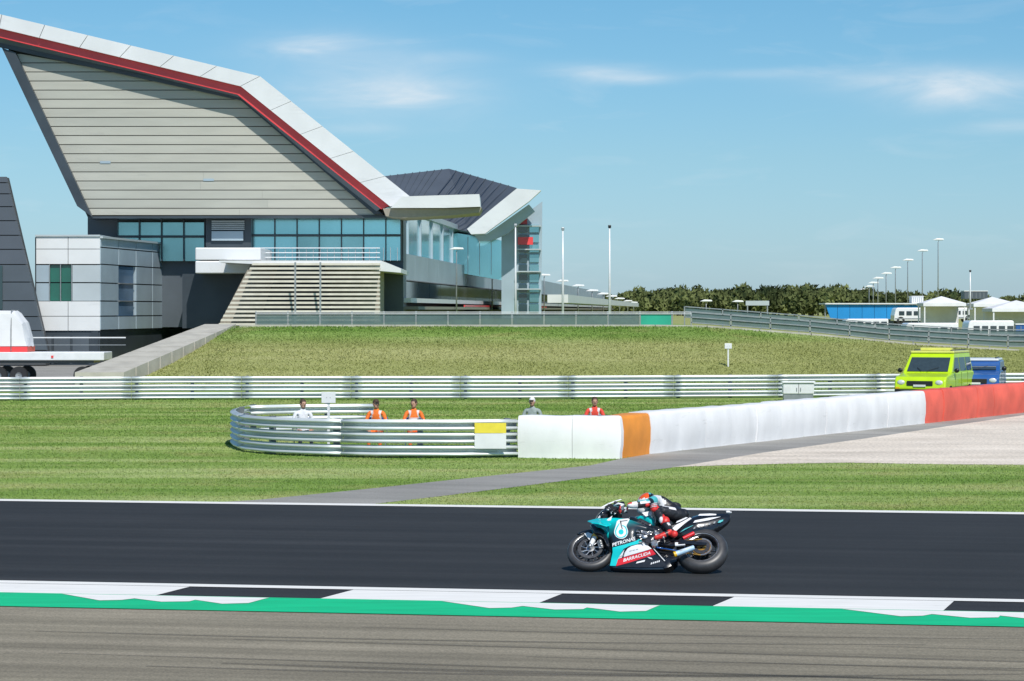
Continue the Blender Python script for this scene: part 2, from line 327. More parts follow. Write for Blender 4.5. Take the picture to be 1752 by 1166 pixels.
    def build(s, name, mats, parent=None, smooth=False, label=None, bevel=0, angle=None):
        me = s.mesh(name); o = link(name, me, parent, mats)
        if smooth:
            me.shade_smooth()
            if angle is not None:
                try: me.set_sharp_from_angle(angle=R(angle))
                except Exception: pass
        if bevel:
            md = o.modifiers.new('bevel', 'BEVEL'); md.width = bevel; md.segments = 2; md.limit_method = 'ANGLE'
        if label: o['label'] = label
        return o
def ppoly(name, px, Y, depth, m, parent=None, label=None, bevel=0):
    b = MB(); b.prism([at(x, y, Y) for x, y in px], (0, depth, 0)); return b.build(name, m, parent, label=label, bevel=bevel)
def pbox(b, x0, y0, x1, y1, Y, depth, mi=0):
    a = at(x0, y0, Y); c = at(x1, y1, Y); b.box2((a.x, Y, c.z), (c.x, Y + depth, a.z), mi)
def sheet(name, pts, m, z, kind='structure'):
    """flat sheet on the ground from world points"""
    r = delaunay_2d_cdt([Vector((p.x, p.y)) for p in pts], [], [list(range(len(pts)))], 1, 1e-6)
    me = bpy.data.meshes.new(name); me.from_pydata([(v.x, v.y, z) for v in r[0]], [], [tuple(f) for f in r[2]]); me.update()
    bm = bmesh.new(); bm.from_mesh(me)
    for f in bm.faces:
        if f.normal.z < 0: f.normal_flip()
    bm.to_mesh(me); bm.free()
    o = link(name, me, None, m); o['kind'] = kind; return o

# ================================================================== THE SETTING
PX0 = [(-4000, 0.0), (-18.4, .0), (-16.6, 1.1), (-12.8, 2.5), (8.5, 2.5), (14.5, 2.05), (18.4, 1.65), (23.6, 1.35), (40, 1.2), (4000, 1.2)]
def ridge(X):
    for (a, ha), (b, hb) in zip(PX0, PX0[1:]):
        if a <= X <= b: return ha + (hb - ha) * (X - a) / (b - a)
    return 0
def terr(X, Y):
    if Y <= 108: return 0.0
    Xr = X if Y < 150 else X
    r_ = ridge(Xr); t = min(1, (Y - 108) / 15.5); t = t ** .9
    return r_ * t
def build_terrain():
    xs = sorted(set([-3500, -1800, -900, -450, -220, -120, -70, -45] + [round(-34 + i * 1.0, 2) for i in range(76)] + [50, 65, 90, 150, 300, 600, 1200, 2400, 4200]))
    ys = [-30, 0, 20, 44, 60, 80, 100] + [108 + i * 1.25 for i in range(15)] + [130, 140, 155, 170, 200, 260, 400, 700, 1200, 2200, 4500]
    v = [(x, y, terr(x, y)) for y in ys for x in xs]; n = len(xs)
    f = [(j * n + i, j * n + i + 1, (j + 1) * n + i + 1, (j + 1) * n + i) for j in range(len(ys) - 1) for i in range(n - 1)]
    me = bpy.data.meshes.new('grass_ground'); me.from_pydata(v, [], f); me.update(); me.shade_smooth()
    o = link('grass_ground', me, None, M['grass']); o['kind'] = 'structure'
build_terrain()
T_FAR = to_st(gnd(876, 868.5))[1]
g1 = to_st(gnd(876, 1033))[1]; g2 = to_st(gnd(876, 1057.5))[1]
def strip(name, s0, s1, t0, t1, z, m):
    return sheet(name, [trk(s0, t0), trk(s1, t0), trk(s1, t1), trk(s0, t1)], m, z)
strip('race_track', -160, 120, 0.0, T_FAR, .008, M['track'])
strip('runoff_area', -160, 120, -60, g2, .008, M['runoff'])
strip('far_edge_line', -160, 120, T_FAR - .22, T_FAR + .22, .014, M['white_paint'])
strip('near_edge_line', -160, 120, -.16, .13, .014, M['white_paint'])
strip('kerb_base', -160, 120, g1, -.0, .007, M['kerb_dark'])
strip('green_kerb_strip', -160, 120, g2, g1, .016, M['green_paint'])
# white blocks of the kerb and the white teeth that run into the green strip
def kerb_marks():
    per = to_st(gnd(1250, 1021))[0] - to_st(gnd(600, 1009.5))[0]
    def st(px, py): return to_st(gnd(px, py))
    blk = [(605, 1011), (960, 1019), (925, 1031.5), (552, 1024)]
    w = [st(*p) for p in blk]
    tb = -.17; tl = g1 - .0
    s_tl, s_tr, s_br, s_bl = w[0][0], w[1][0], w[2][0], w[3][0]
    V = MB()
    teeth = [[(104.7, 1019.6), (170, 1030.6), (208, 1029.8), (230, 1027.2), (276, 1033), (324, 1032.3), (334, 1029.6), (380, 1036.4), (425, 1035.2), (455.5, 1027)]]
    t_top = g1 - .07
    for k in range(-9, 9):
        o = k * per
        V.add([trk(s_tl + o, tb, .0120), trk(s_tr + o, tb, .0120), trk(s_br + o, tl, .0120), trk(s_bl + o, tl, .0120)], [(0, 1, 2, 3)])
        for t in teeth:
            pp = [st(*p) for p in t]; pp[0] = (pp[0][0], t_top); pp.append((pp[-1][0] + .02, t_top))
            ps = [trk(s_ + o, t_, .0205) for s_, t_ in pp]
            TR = delaunay_2d_cdt([Vector((a_, b_)) for a_, b_ in pp], [], [list(range(len(pp)))], 1, 1e-6); V.add([trk(q_.x + o, q_.y, .0205) for q_ in TR[0]], [tuple(f_) for f_ in TR[2]])
    ob = V.build('kerb_marking', M['white_paint']); ob['kind'] = 'structure'
    for p in ob.data.polygons:
        if p.normal.z < 0: p.flip()
kerb_marks()
# service road and gravel bed
road_up = [(380, 859.5), (440, 856), (620, 838), (860, 812.5), (1010, 797), (1060, 786), (1110, 777.5), (1290, 757.5), (1480, 736.5), (1752, 706.5), (2000, 684)]
road_lo = [(2000, 690), (1752, 712.5), (1620, 731), (1480, 752), (1300, 777), (1180, 797), (960, 824), (760, 849), (640, 863), (600, 868), (380, 866)]
ROAD = road_up + road_lo
sheet('service_road', [gnd(*p) for p in ROAD], M['service'], .004)
GRAV = [(1150, 800), (1180, 796), (1300, 776), (1480, 751), (1620, 730), (1752, 711), (2000, 689), (2100, 760), (2100, 803), (1752, 796), (1600, 795), (1450, 792.5), (1350, 794), (1230, 797)]
sheet('gravel_trap', [gnd(*p) for p in GRAV], M['gravel'], .006)
# tyre marks on the run-off
def tyre_marks():
    b = MB(); rr = random.Random(5)
    for px, py, ln, bend, w in [(60, 1082, 9, .5, .11), (400, 1096, 14, -.7, .12), (1280, 1136, 12, -.6, .10), (250, 1142, 8, .9, .16), (900, 1126, 10, .5, .12), (1500, 1108, 9, -.3, .09), (620, 1075, 7, .25, .08), (100, 1120, 11, -.5, .1), (1050, 1150, 8, .4, .12), (380, 1137, 6, .12, .2)]:
        s0, t0 = to_st(gnd(px, py)); n = 16; pts = []
        for i in range(n + 1):
            u = i / n; pts.append((s0 + ln * u, t0 + bend * (u * u) - .15 * math.sin(u * 3)))
        vs = []
        for i, (s_, t_) in enumerate(pts):
            ww = w * math.sin(math.pi * min(max(i / n, .04), .96)) ** .4
            vs += [trk(s_, t_ - ww / 2, .012), trk(s_, t_ + ww / 2, .012)]
        b.add(vs, [(2 * i, 2 * i + 2, 2 * i + 3, 2 * i + 1) for i in range(n)])
    m = mat('tyre_mark', (.045, .042, .038), .8, noise=.3, nscale=2, alpha=.25)
    o = b.build('tyre_marks', m); o['kind'] = 'stuff'; o['label'] = 'dark rubber tyre marks on the brown run-off'; o['category'] = 'tyre marks'
tyre_marks()
# lower yard at the left behind the far guardrail
yard = [Vector((-70, 109, 0)), Vector((-18.9, 109, 0)), Vector((-18.9, 165, 0)), Vector((-70, 165, 0))]
sheet('service_yard', yard, M['service'], .02)

# real grass blades on the verge beyond the track, joined as one carpet
def inside(px, py, poly):
    r = np.zeros(px.shape, bool); n = len(poly); j = n - 1
    for i in range(n):
        xi, yi = poly[i]; xj, yj = poly[j]
        c = ((yi > py) != (yj > py)) & (px < (xj - xi) * (py - yi) / (yj - yi + 1e-9) + xi); r ^= c; j = i
    return r
def blades():
    n = 620000
    X = RNG.uniform(-20, 20, n); Y = 43.5 + 56 * RNG.random(n) ** 1.6
    px = CX + X * F / Y; py = HZ + F * H / Y
    d0 = (X - TO.x) * TN.x + (Y - TO.y) * TN.y
    k = (px > -60) & (px < 1812) & (d0 > T_FAR + .24) & ~inside(px, py, ROAD) & ~inside(px, py, GRAV) & (py > 684)
    X = X[k]; Y = Y[k]; n = len(X)
    sc = np.clip((Y / 50), .9, 1.7); h = RNG.uniform(.010, .028, n) * sc; w = RNG.uniform(.006, .012, n) * sc; a = RNG.uniform(0, 2 * math.pi, n)
    lx = RNG.normal(0, .014, n) * sc; ly = RNG.normal(0, .014, n) * sc
    v = np.zeros((n, 3, 3)); ca, sa = np.cos(a) * w, np.sin(a) * w
    v[:, 0] = np.stack([X - ca, Y - sa, np.zeros(n)], 1); v[:, 1] = np.stack([X + ca, Y + sa, np.zeros(n)], 1); v[:, 2] = np.stack([X + lx, Y + ly, h], 1)
    me = bpy.data.meshes.new('grass_blades'); me.vertices.add(n * 3); me.vertices.foreach_set('co', v.ravel())
    me.loops.add(n * 3); me.loops.foreach_set('vertex_index', np.arange(n * 3, dtype=np.int32)); me.polygons.add(n)
    me.polygons.foreach_set('loop_start', np.arange(0, n * 3, 3, dtype=np.int32)); me.polygons.foreach_set('loop_total', np.full(n, 3, dtype=np.int32)); me.update()
    o = link('grass_blades', me, None, M['grass']); tag(o, 'short mown grass on the verge beside the race track', 'grass', kind='stuff')
    # longer rough grass on the bank
    n = 170000; X = RNG.uniform(-18.2, 27, n); Y = 108.2 + 15.6 * RNG.random(n); h0 = np.array([terr(a, b) for a, b in zip(X, Y)]); k = h0 > .03; X = X[k]; Y = Y[k]; h0 = h0[k]; n = len(X)
    h = RNG.uniform(.025, .075, n) * (.6 + .8 * (np.sin(X * .7 + Y * .9) * np.sin(X * .23 - Y * .6) * .5 + .5)); w = RNG.uniform(.012, .03, n); a = RNG.uniform(0, 2 * math.pi, n)
    v = np.zeros((n, 3, 3)); ca, sa = np.cos(a) * w, np.sin(a) * w
    v[:, 0] = np.stack([X - ca, Y - sa, h0 - .01], 1); v[:, 1] = np.stack([X + ca, Y + sa, h0 - .01], 1); v[:, 2] = np.stack([X + RNG.normal(0, .05, n), Y + RNG.normal(0, .05, n), h0 + h], 1)
    me = bpy.data.meshes.new('bank_grass'); me.vertices.add(n * 3); me.vertices.foreach_set('co', v.ravel())
    me.loops.add(n * 3); me.loops.foreach_set('vertex_index', np.arange(n * 3, dtype=np.int32)); me.polygons.add(n)
    me.polygons.foreach_set('loop_start', np.arange(0, n * 3, 3, dtype=np.int32)); me.polygons.foreach_set('loop_total', np.full(n, 3, dtype=np.int32)); me.update()
    o = link('bank_grass', me, None, M['grass']); tag(o, 'rough olive grass covering the bank below the railing', 'grass', kind='stuff')
blades()

# far wood
def wood():
    prof = [(900, 512), (1040, 503), (1060, 498), (1120, 492), (1200, 491), (1300, 488), (1400, 484), (1450, 487), (1520, 494), (1600, 497), (1660, 502), (1760, 507), (2100, 508)]
    def top(px):
        for (a, ya), (b, yb) in zip(prof, prof[1:]):
            if a <= px <= b: return ya + (yb - ya) * (px - a) / (b - a)
        return 508
    core = MB(); vs = []; tr = MB(); rr = random.Random(3)
    for row, (Yr, dy) in enumerate([(890, 10), (915, 5), (945, 0)]):
        px = 880 + row * 9
        while px < 2100:
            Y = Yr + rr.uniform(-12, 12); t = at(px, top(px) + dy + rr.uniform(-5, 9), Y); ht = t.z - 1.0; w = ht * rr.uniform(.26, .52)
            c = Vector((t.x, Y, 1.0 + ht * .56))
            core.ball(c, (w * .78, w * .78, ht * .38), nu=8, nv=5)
            tr.tube([(t.x, Y, 1.0), (t.x + .2, Y, 1.0 + ht * .5)], [.35, .2], n=5)
            for _ in range(230):
                u = rr.random() * 2 - 1; g = rr.random() * 2 * math.pi; q = math.sqrt(1 - u * u); rad = rr.uniform(.72, 1.08)
                p = c + Vector((q * math.cos(g) * w * rad, q * math.sin(g) * w * rad, u * ht * .44 * rad))
                s_ = rr.uniform(.45, 1.05); e = Euler((rr.random() * 3, rr.random() * 3, rr.random() * 3)).to_matrix()
                vs.append([p + e @ Vector(k) for k in ((-s_, -s_ * .6, 0), (s_, -s_ * .5, 0), (s_ * .3, s_ * .8, 0))])
            px += rr.uniform(13, 22)
    f = MB()
    n = len(vs); me = bpy.data.meshes.new('woodland'); allv = [tuple(p) for t in vs for p in t]; fc = [(3 * i, 3 * i + 1, 3 * i + 2) for i in range(n)]
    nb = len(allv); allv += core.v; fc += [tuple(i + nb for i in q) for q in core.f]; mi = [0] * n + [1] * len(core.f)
    nb2 = len(allv); allv += tr.v; fc += [tuple(i + nb2 for i in q) for q in tr.f]; mi += [2] * len(tr.f)
    me.from_pydata(allv, [], fc); me.update()
    for m in (M['leaf'], M['leaf_dark'], M['bark']): me.materials.append(m)
    me.polygons.foreach_set('material_index', mi)
    o = bpy.data.objects.new('woodland', me); COL.objects.link(o); tag(o, 'dark green far off wood along the horizon', 'woodland', kind='stuff')
wood()

# ================================================================== BUILDINGS
def wing_hall():
    B = empty('wing_hall', at(300, 551, 172), label='large pale hall with a swept white roof edge and red stripe over beige cladding', cat='building')
    inv = Vector(B.location)
    def par(o): o.parent = B; o.matrix_parent_inverse = Matrix.Translation(-inv); return o
    # clad face: horizontal rows of boards, each row in lengths
    YF = 170.0
    left = [(12, 84), (150, 369)]; 
    def xl(y): return 22 + (y - 88) / (369 - 88) * (154 - 22)
    def xr(y):
        if y < 168: return 30 + (y - 91) / (168 - 91) * (420 - 30)     # limited by the sloping head
        return 420 + (y - 168) / (369 - 168) * (655 - 420)
    par(ppoly('backing_wall', [(12, 80), (425, 158), (672, 372), (150, 372), ], YF + .25, 9, M['joint']))
    rows = [92, 108, 123.5] + [139 + i * 15.55 for i in range(15)]
    rows = rows[:-1] + [369] if rows[-1] > 366 else rows + [369]
    rr = random.Random(2)
    for y0, y1 in zip(rows, rows[1:]):
        xa, xb = xl(y1), None
        g = .7
        # corners follow the sloping left and right edges
        L0, L1 = xl(y0), xl(y1); R0, R1 = xr(y0) if y0 > 92.5 else 36, xr(y1)
        la, ra = max(L0, L1), min(R0, R1); n = max(1, int(round((ra - la) / 290)))
        cut = [la + (ra - la) * (i + rr.uniform(-.1, .1) + (.25 if int(y0) % 2 else 0)) / n for i in range(1, n)] if ra - la > 300 else []
        A0 = [L0] + cut + [R0]; A1 = [L1] + cut + [R1]
        for k in range(len(A0) - 1):
            pts = [(A0[k] + .12, y0 + g), (A0[k + 1] - .12, y0 + g), (A1[k + 1] - .12, y1 - g), (A1[k] + .12, y1 - g)]
            par(ppoly('cladding_board', pts, YF + rr.uniform(0, .015), .2, M['clad'] if rr.random() < .6 else M['clad2']))
    # small grilles
    for x, y in ((180, 278), (357, 308)):
        par(ppoly('vent_grille', [(x - 9, y - 2), (x + 9, y - 2), (x + 9, y + 2), (x - 9, y + 2)], YF - .04, .04, M['grey_clad']))
    # dark raking edge at the left
    par(ppoly('edge_trim', [(3, 82), (26, 90), (157, 371), (132, 353)], YF - .5, 1.2, M['dark_clad']))
    # soffit folding from the fascia back to the wall
    b = MB()
    o_ = [(-70, 46), (410, 162), (652, 356)]; i_ = [(-70, 66), (412, 171), (640, 366)]
    v = [at(x, y, 169.1) for x, y in o_] + [at(x, y, 169.9) for x, y in i_] + [at(x, y - 6, 169.2) for x, y in o_] + [at(x, y - 12, 171) for x, y in i_]
    b.add(v, [(0, 1, 4, 3), (1, 2, 5, 4), (6, 7, 10, 9), (7, 8, 11, 10), (0, 1, 7, 6), (1, 2, 8, 7), (3, 4, 10, 9), (4, 5, 11, 10)])
    par(b.build('soffit', M['slate']))
    # shadow gap under the soffit
    par(ppoly('shadow_gap', [(-60, 68), (412, 172), (640, 367), (655, 367), (424, 168), (-60, 60)], 169.6, .35, M['dark_clad']))
    # red stripe
    par(ppoly('red_stripe', [(-70, 28), (412, 146), (668, 352), (652, 358), (406, 162), (-70, 48)], 168.9, 1.0, M['red_clad']))
    # white fascia, in lengths
    top = [(-70, 8), (445, 131), (712, 345)]; bot = [(-70, 32), (412, 148), (668, 354)]
    def seg(k, n, nm):
        for i in range(n):
            a, b2 = i / n, (i + 1) / n - .002
            f = lambda P, t: (P[k][0] + (P[k + 1][0] - P[k][0]) * t, P[k][1] + (P[k + 1][1] - P[k][1]) * t)
            p = [f(top, a), f(top, b2), f(bot, b2), f(bot, a)]
            par(ppoly(nm, p, 168.5, 3.4 if k == 0 else 5.2, M['white_clad']))
    seg(0, 7, 'fascia_panel'); seg(1, 5, 'fascia_panel')
    # flat canopy that the fascia turns into
    par(ppoly('canopy_fascia', [(688, 336.5), (820, 332.5), (822, 354), (760, 356), (668, 356)], 166.8, 5.5, M['white_clad']))
    par(ppoly('canopy_soffit', [(655, 357), (760, 357.5), (824, 355.5), (820, 364), (770, 369), (690, 373), (660, 370)], 167.3, 5.5, M['beige']))
    par(ppoly('eaves_beam', [(150, 370.5), (668, 368.5), (668, 373), (150, 374)], YF - .1, 3, M['dark_clad']))
    # glazed storey
    xs = [200, 238, 276, 314, 350]
    for a, c in zip(xs, xs[1:]): par(ppoly('window_pane', [(a + 1, 381), (c - 1, 381), (c - 1, 403), (a + 1, 403)], 172.4, .1, M['glass']))
    for a, c in zip(xs, xs[1:]): par(ppoly('window_pane', [(a + 1, 407), (c - 1, 407), (c - 1, 447), (a + 1, 447)], 172.4, .1, M['glass']))
    par(ppoly('storey_core', [(150, 374), (690, 373), (690, 560), (150, 560)], 173, 5, M['charcoal']))
    par(ppoly('plant_room', [(352, 374), (430, 374), (430, 423), (352, 423)], 171.2, 1.7, M['dark_clad']))
    for k in range(5): par(ppoly('louvre', [(362, 378 + k * 3.4), (418, 378 + k * 3.4), (418, 379.6 + k * 3.4), (362, 379.6 + k * 3.4)], 171.0, .18, M['pale_clad']))
    par(ppoly('louvre', [(362, 396), (416, 396), (416, 412), (362, 412)], 171.0, .15, M['grey_clad']))
    xs = [432, 470, 508, 546, 584, 622, 660, 686]
    for a, c in zip(xs, xs[1:]):
        par(ppoly('window_pane', [(a + 1, 376), (c - 1, 376), (c - 1, 401), (a + 1, 401)], 172.3, .1, M['glass_b'] if a > 430 else M['glass']))
        par(ppoly('window_pane', [(a + 1, 405), (c - 1, 405), (c - 1, 446), (a + 1, 446)], 172.3, .1, M['glass'] if 500 < a < 600 else M['glass_b']))
    for x in [200, 238, 276, 314, 350] + xs: par(ppoly('mullion', [(x - 1, 374), (x + 1, 374), (x + 1, 447), (x - 1, 447)], 172.1, .35, M['dark_clad']))
    par(ppoly('transom', [(200, 403.3), (350, 403.3), (350, 406.7), (200, 406.7)], 171.9, .3, M['dark_clad']))
    par(ppoly('transom', [(432, 401.5), (686, 401.5), (686, 404.8), (432, 404.8)], 171.9, .3, M['dark_clad']))
    # balcony rail before the glazing
    b = MB()
    for x in range(440, 690, 12): pbox(b, x - .5, 424, x + .5, 447, 168.4, .05)
    par(b.build('balcony_post', M['grey_metal']))
    for y in (424, 432, 440): par(ppoly('balcony_rail', [(436, y), (650, y), (650, y + 1.3), (436, y + 1.3)], 168.3, .06, M['white_metal']))
    par(ppoly('balcony_slab', [(375, 446.2), (652, 446.2), (686, 460), (686, 467), (640, 463), (375, 449)], 161, 12, M['white_clad']))
    # white box at the left of the balcony
    par(ppoly('white_bay', [(334, 424), (446, 424), (446, 445.5), (334, 445.5)], 165, 7, M['white_clad'], bevel=.06))
    par(ppoly('white_bay', [(334, 447), (446, 447), (446, 468), (334, 468)], 165.02, 7, M['white_clad'], bevel=.06))
    par(ppoly('dark_undercroft', [(312, 469), (430, 469), (430, 562), (312, 562)], 168, 3, M['dark_clad']))
    # stair terrace of cream slats
    n = 15
    for i in range(n):
        y = 450.5 + i * 7.35; x0 = 432 - i * 4.1
        Ys = 160.5 - i * .16
        par(ppoly('terrace_slat', [(x0, y), (650, y), (650, y + 3.7), (x0 - 1.5, y + 3.7)], Ys, .5, M['cream']))
    par(ppoly('terrace_backing', [(430, 449), (649, 449), (649, 561), (372, 561)], 161.3, 6, mat('terrace_backing', (.30, .27, .22), .8, noise=.15)))
    par(ppoly('terrace_opening', [(478, 452), (555, 452), (572, 561), (440, 561)], 160.9, .3, M['dark_clad']))
    for x in (505, 548): par(ppoly('terrace_post', [(x - 1.5, 449), (x + 1.5, 449), (x + 1.5, 561), (x - 1.5, 561)], 157.9, .12, M['grey_metal']))
    # long wing running away from the camera
    XS = (640 - CX) * 170 / F; DX = 304 / 4600
    def sx(Y, off=0): return XS + DX * (Y - 170) + off
    def band(name, Y0, Y1, z0, z1, off, th, m, lab=None):
        b = MB(); b.add([(sx(Y0, off), Y0, z0), (sx(Y1, off), Y1, z0), (sx(Y1, off), Y1, z1), (sx(Y0, off), Y0, z1), (sx(Y0, off) - th, Y0, z0), (sx(Y1, off) - th, Y1, z0), (sx(Y1, off) - th, Y1, z1), (sx(Y0, off) - th, Y0, z1)],
                        [(0, 1, 2, 3), (7, 6, 5, 4), (0, 4, 5, 1), (3, 2, 6, 7), (0, 3, 7, 4), (1, 5, 6, 2)])
        return par(b.build(name, m, label=lab))
    YE = 620; YG = 345
    edges = [174 + i * 9 for i in range(20)] + [370, 400, 450, 520, YE]
    for a, c in zip(edges, edges[1:]):
        if a < YG - 1:
            band('glass_bay', a + .12, c - .12, 7.2, 10.2, -.25, .2, M['glass_b']); band('mullion', c - .12, c + .12, 7.2, 10.2, -.1, .3, M['grey_clad'])
        band('silver_panel', a + .03, c - .03, 5.38, 7.16, .35, .8, M['silver_clad'])
        band('dark_glass_bay', a + .1, c - .1, 4.1, 5.3, -.35, .2, M['glass_dark'])
    band('wing_core', 174, YG, 2.3, 10.1, -.7, 12, M['charcoal']); band('wing_core', YG, YE, 2.3, 7.0, -.7, 12, M['charcoal'])
    band('wing_roof', 174, YG, 10.2, 10.6, 0, 13, M['grey_clad'])
    band('terrace_edge', 174, YE, 3.75, 4.05, 1.9, 2.4, M['white_clad'])
    band('terrace_edge', 174, YE, 3.3, 3.5, 2.4, 3.0, M['beige'])
    band('red_line', 210, 330, 3.51, 3.66, 2.41, .1, M['red_clad'])
    band('lower_wall', 174, YE, 2.3, 3.3, .1, .7, M['concrete_grey'])
    band('pit_canopy', 260, YE, 3.95, 4.75, 8.2, 2.0, M['white_clad'])
wing_hall()

def end_pavilion():
    B = empty('end_pavilion', at(800, 545, 250), label='farther pavilion with dark hipped roof and raking white gable edge', cat='building'); inv = Vector(B.location)
    def par(o): o.parent = B; o.matrix_parent_inverse = Matrix.Translation(-inv); return o
    Y = 232
    # dark roof plane: two sloping planes with seams
    b = MB()
    f = [at(655, 302, Y + 10), at(768, 289, Y + 16), at(884, 322, Y + 2), at(800, 396, Y - 1), at(700, 380, Y - 1), at(640, 372, Y - 1)]
    k = [p + Vector((0, 14, -.4)) for p in f]
    b.add(f + k, [(0, 1, 4, 5), (1, 2, 3, 4)] + [(i, (i + 1) % 6, (i + 1) % 6 + 6, i + 6) for i in range(6)] + [(11, 10, 7, 6), (10, 9, 8, 7)])
    par(b.build('roof', M['roof_dark']))
    for i in range(1, 9):
        t = i / 9; a = f[1].lerp(f[2], t); c = f[4].lerp(f[3], t); s = MB(); s.bar(a + Vector((0, -.05, .02)), c + Vector((0, -.05, .02)), .07, .07); par(s.build('roof_seam', M['roof_dark']))
    for i in range(1, 9):
        t = i / 9; a = f[0].lerp(f[1], t); c = f[5].lerp(f[4], t); s = MB(); s.bar(a + Vector((0, -.05, .02)), c + Vector((0, -.05, .02)), .07, .07); par(s.build('roof_seam', M['roof_dark']))
    par(ppoly('gable_fascia', [(799, 392), (884, 323), (926, 326), (905, 345), (846, 388), (830, 400), (806, 401)], Y - 3, 2.2, M['white_clad']))
    par(ppoly('gable_soffit', [(812, 402), (832, 401), (850, 389), (905, 350), (915, 362), (868, 400), (840, 412), (818, 412)], Y - .8, 2, M['grey_clad']))
    par(ppoly('glazed_wall', [(690, 385), (812, 404), (858, 412), (858, 480), (690, 450)], Y + 2, 4, M['glass_b']))
    for x in range(700, 860, 20): par(ppoly('mullion', [(x, 388 + (x - 690) * .16), (x + 1, 388 + (x - 690) * .16), (x + 1, 470), (x, 470)], Y + 1.8, .2, M['grey_clad']))
    par(ppoly('end_wall', [(858, 398), (905, 362), (928, 345), (926, 545), (858, 545)], Y + 2, 14, M['grey_clad']))
    for k in range(9):
        y = 385 + k * 17
        par(ppoly('end_window', [(888, y), (902, y), (902, y + 13), (888, y + 13)], Y + 1.8, .2, M['glass_dark']))
        par(ppoly('end_window', [(906, y), (922, y), (922, y + 13), (906, y + 13)], Y + 1.8, .2, M['glass']))
    par(ppoly('red_panel', [(886, 372), (902, 364), (902, 384), (886, 384)], Y + 1.7, .25, M['red_clad'], label='dark red panel under the gable'))
    par(ppoly('red_panel', [(886, 406), (912, 406), (912, 419), (886, 419)], Y + 1.5, .3, M['red_clad']))
    for y in (392, 432, 470, 500): par(ppoly('floor_edge', [(884, y - 6), (926, y - 6), (926, y - 4), (884, y - 4)], Y + 1.2, .7, M['pale_clad']))
end_pavilion()

def side_block():
    B = empty('side_block', gnd(200, 617, .3), label='low grey panelled block with green and blue windows below the big roof', cat='building'); inv = Vector(B.location)
    B.location = at(170, 600, 158); inv = Vector(B.location)
    def par(o): o.parent = B; o.matrix_parent_inverse = Matrix.Translation(-inv); return o
    Y0 = 158.0; A = Vector(((172 - CX) * Y0 / F, Y0)); C = Vector(((338 - CX) * 183 / F, 183.0))
    def z(y): return H - (y - HZ) * Y0 / F
    D = C - A; n = Vector((D.y, -D.x)).normalized()  # outward normal (towards right/front)
    if n.x < 0: n = -n
    def wall(name, u0, u1, z0, z1, th, m, out=0):
        a = A + D * u0 + n * out; c = A + D * u1 + n * out; b = MB()
        b.prism([(a.x, a.y, z0), (c.x, c.y, z0), (c.x, c.y, z1), (a.x, a.y, z1)], (-n.x * th, -n.y * th, 0)); return par(b.build(name, m))
    us = [i / 6 for i in range(7)]
    # side wall panels: rows between joints
    rows = [(408, 423), (424, 452), (453, 484), (485, 515), (516, 541), (542, 565)]
    for y0, y1 in rows:
        for k, (u0, u1) in enumerate(zip(us, us[1:])):
            mid = (u0 + u1) / 2
            if 453 <= y0 < 540 and k == 1:   # blue window column
                continue
            wall('wall_panel', u0 + .003, u1 - .003, z(y1 - .6), z(y0 + .4), .25, M['grey_clad'])
    wall('window', us[1] + .01, us[2] - .01, z(541), z(454), .15, M['glass_blue'], out=-.1)
    for yy in (484, 515): wall('window_bar', us[1] + .01, us[2] - .01, z(yy + .8), z(yy - .8), .2, M['grey_metal'], out=.0)
    wall('wall_backing', 0.002, .998, z(620), z(409), .5, M['joint'], out=-.3)
    wall('coping', 0, 1, z(408), z(404.5), .7, M['pale_clad'], out=.15)
    wall('plinth', 0, 1, z(625), z(566), .4, M['dark_clad'], out=-.15)
    # front face towards the camera
    for y0, y1, m in [(405, 426, 'white_clad'), (427, 452, 'white_clad'), (516, 541, 'white_clad'), (542, 566, 'white_clad')]:
        for x0, x1 in ((62, 116), (117, 171)): par(ppoly('wall_panel', [(x0, y0), (x1, y0), (x1, y1), (x0, y1)], Y0, .3, M[m]))
    for y0, y1 in ((454, 483), (485, 515)):
        par(ppoly('wall_panel', [(124, y0), (171, y0), (171, y1), (124, y1)], Y0 + .05, .3, M['pale_clad']))
        par(ppoly('window', [(86, y0), (122, y0), (122, y1), (86, y1)], Y0 + .2, .1, M['glass_green']))
        par(ppoly('wall_panel', [(62, y0), (84, y0), (84, y1), (62, y1)], Y0 + .05, .3, M['grey_clad']))
    for x in (84.6, 103.5, 122.6): par(ppoly('window_bar', [(x - .6, 453), (x + .6, 453), (x + .6, 516), (x - .6, 516)], Y0 - .02, .2, M['grey_metal']))
    par(ppoly('front_backing', [(60, 406), (171, 406), (171, 625), (60, 625)], Y0 + .35, 20, M['joint']))
    par(ppoly('plinth', [(40, 567), (171, 567), (171, 625), (40, 625)], Y0 + .1, .24, M['dark_clad']))
    for x in (60, 92, 124): par(ppoly('shutter', [(x, 575), (x + 28, 575), (x + 28, 620), (x, 620)], Y0 - .0, .1, M['charcoal']))
    par(ppoly('roof_slab', [(60, 402), (171, 402), (171, 405), (60, 405)], Y0 - .1, 24, M['pale_clad']))
    par(ppoly('rail', [(40, 577), (215, 577), (215, 579), (40, 579)], 153, .06, M['white_metal']))
    par(ppoly('rail', [(40, 590), (215, 590), (215, 591.2), (40, 591.2)], 153, .06, M['grey_metal']))
side_block()

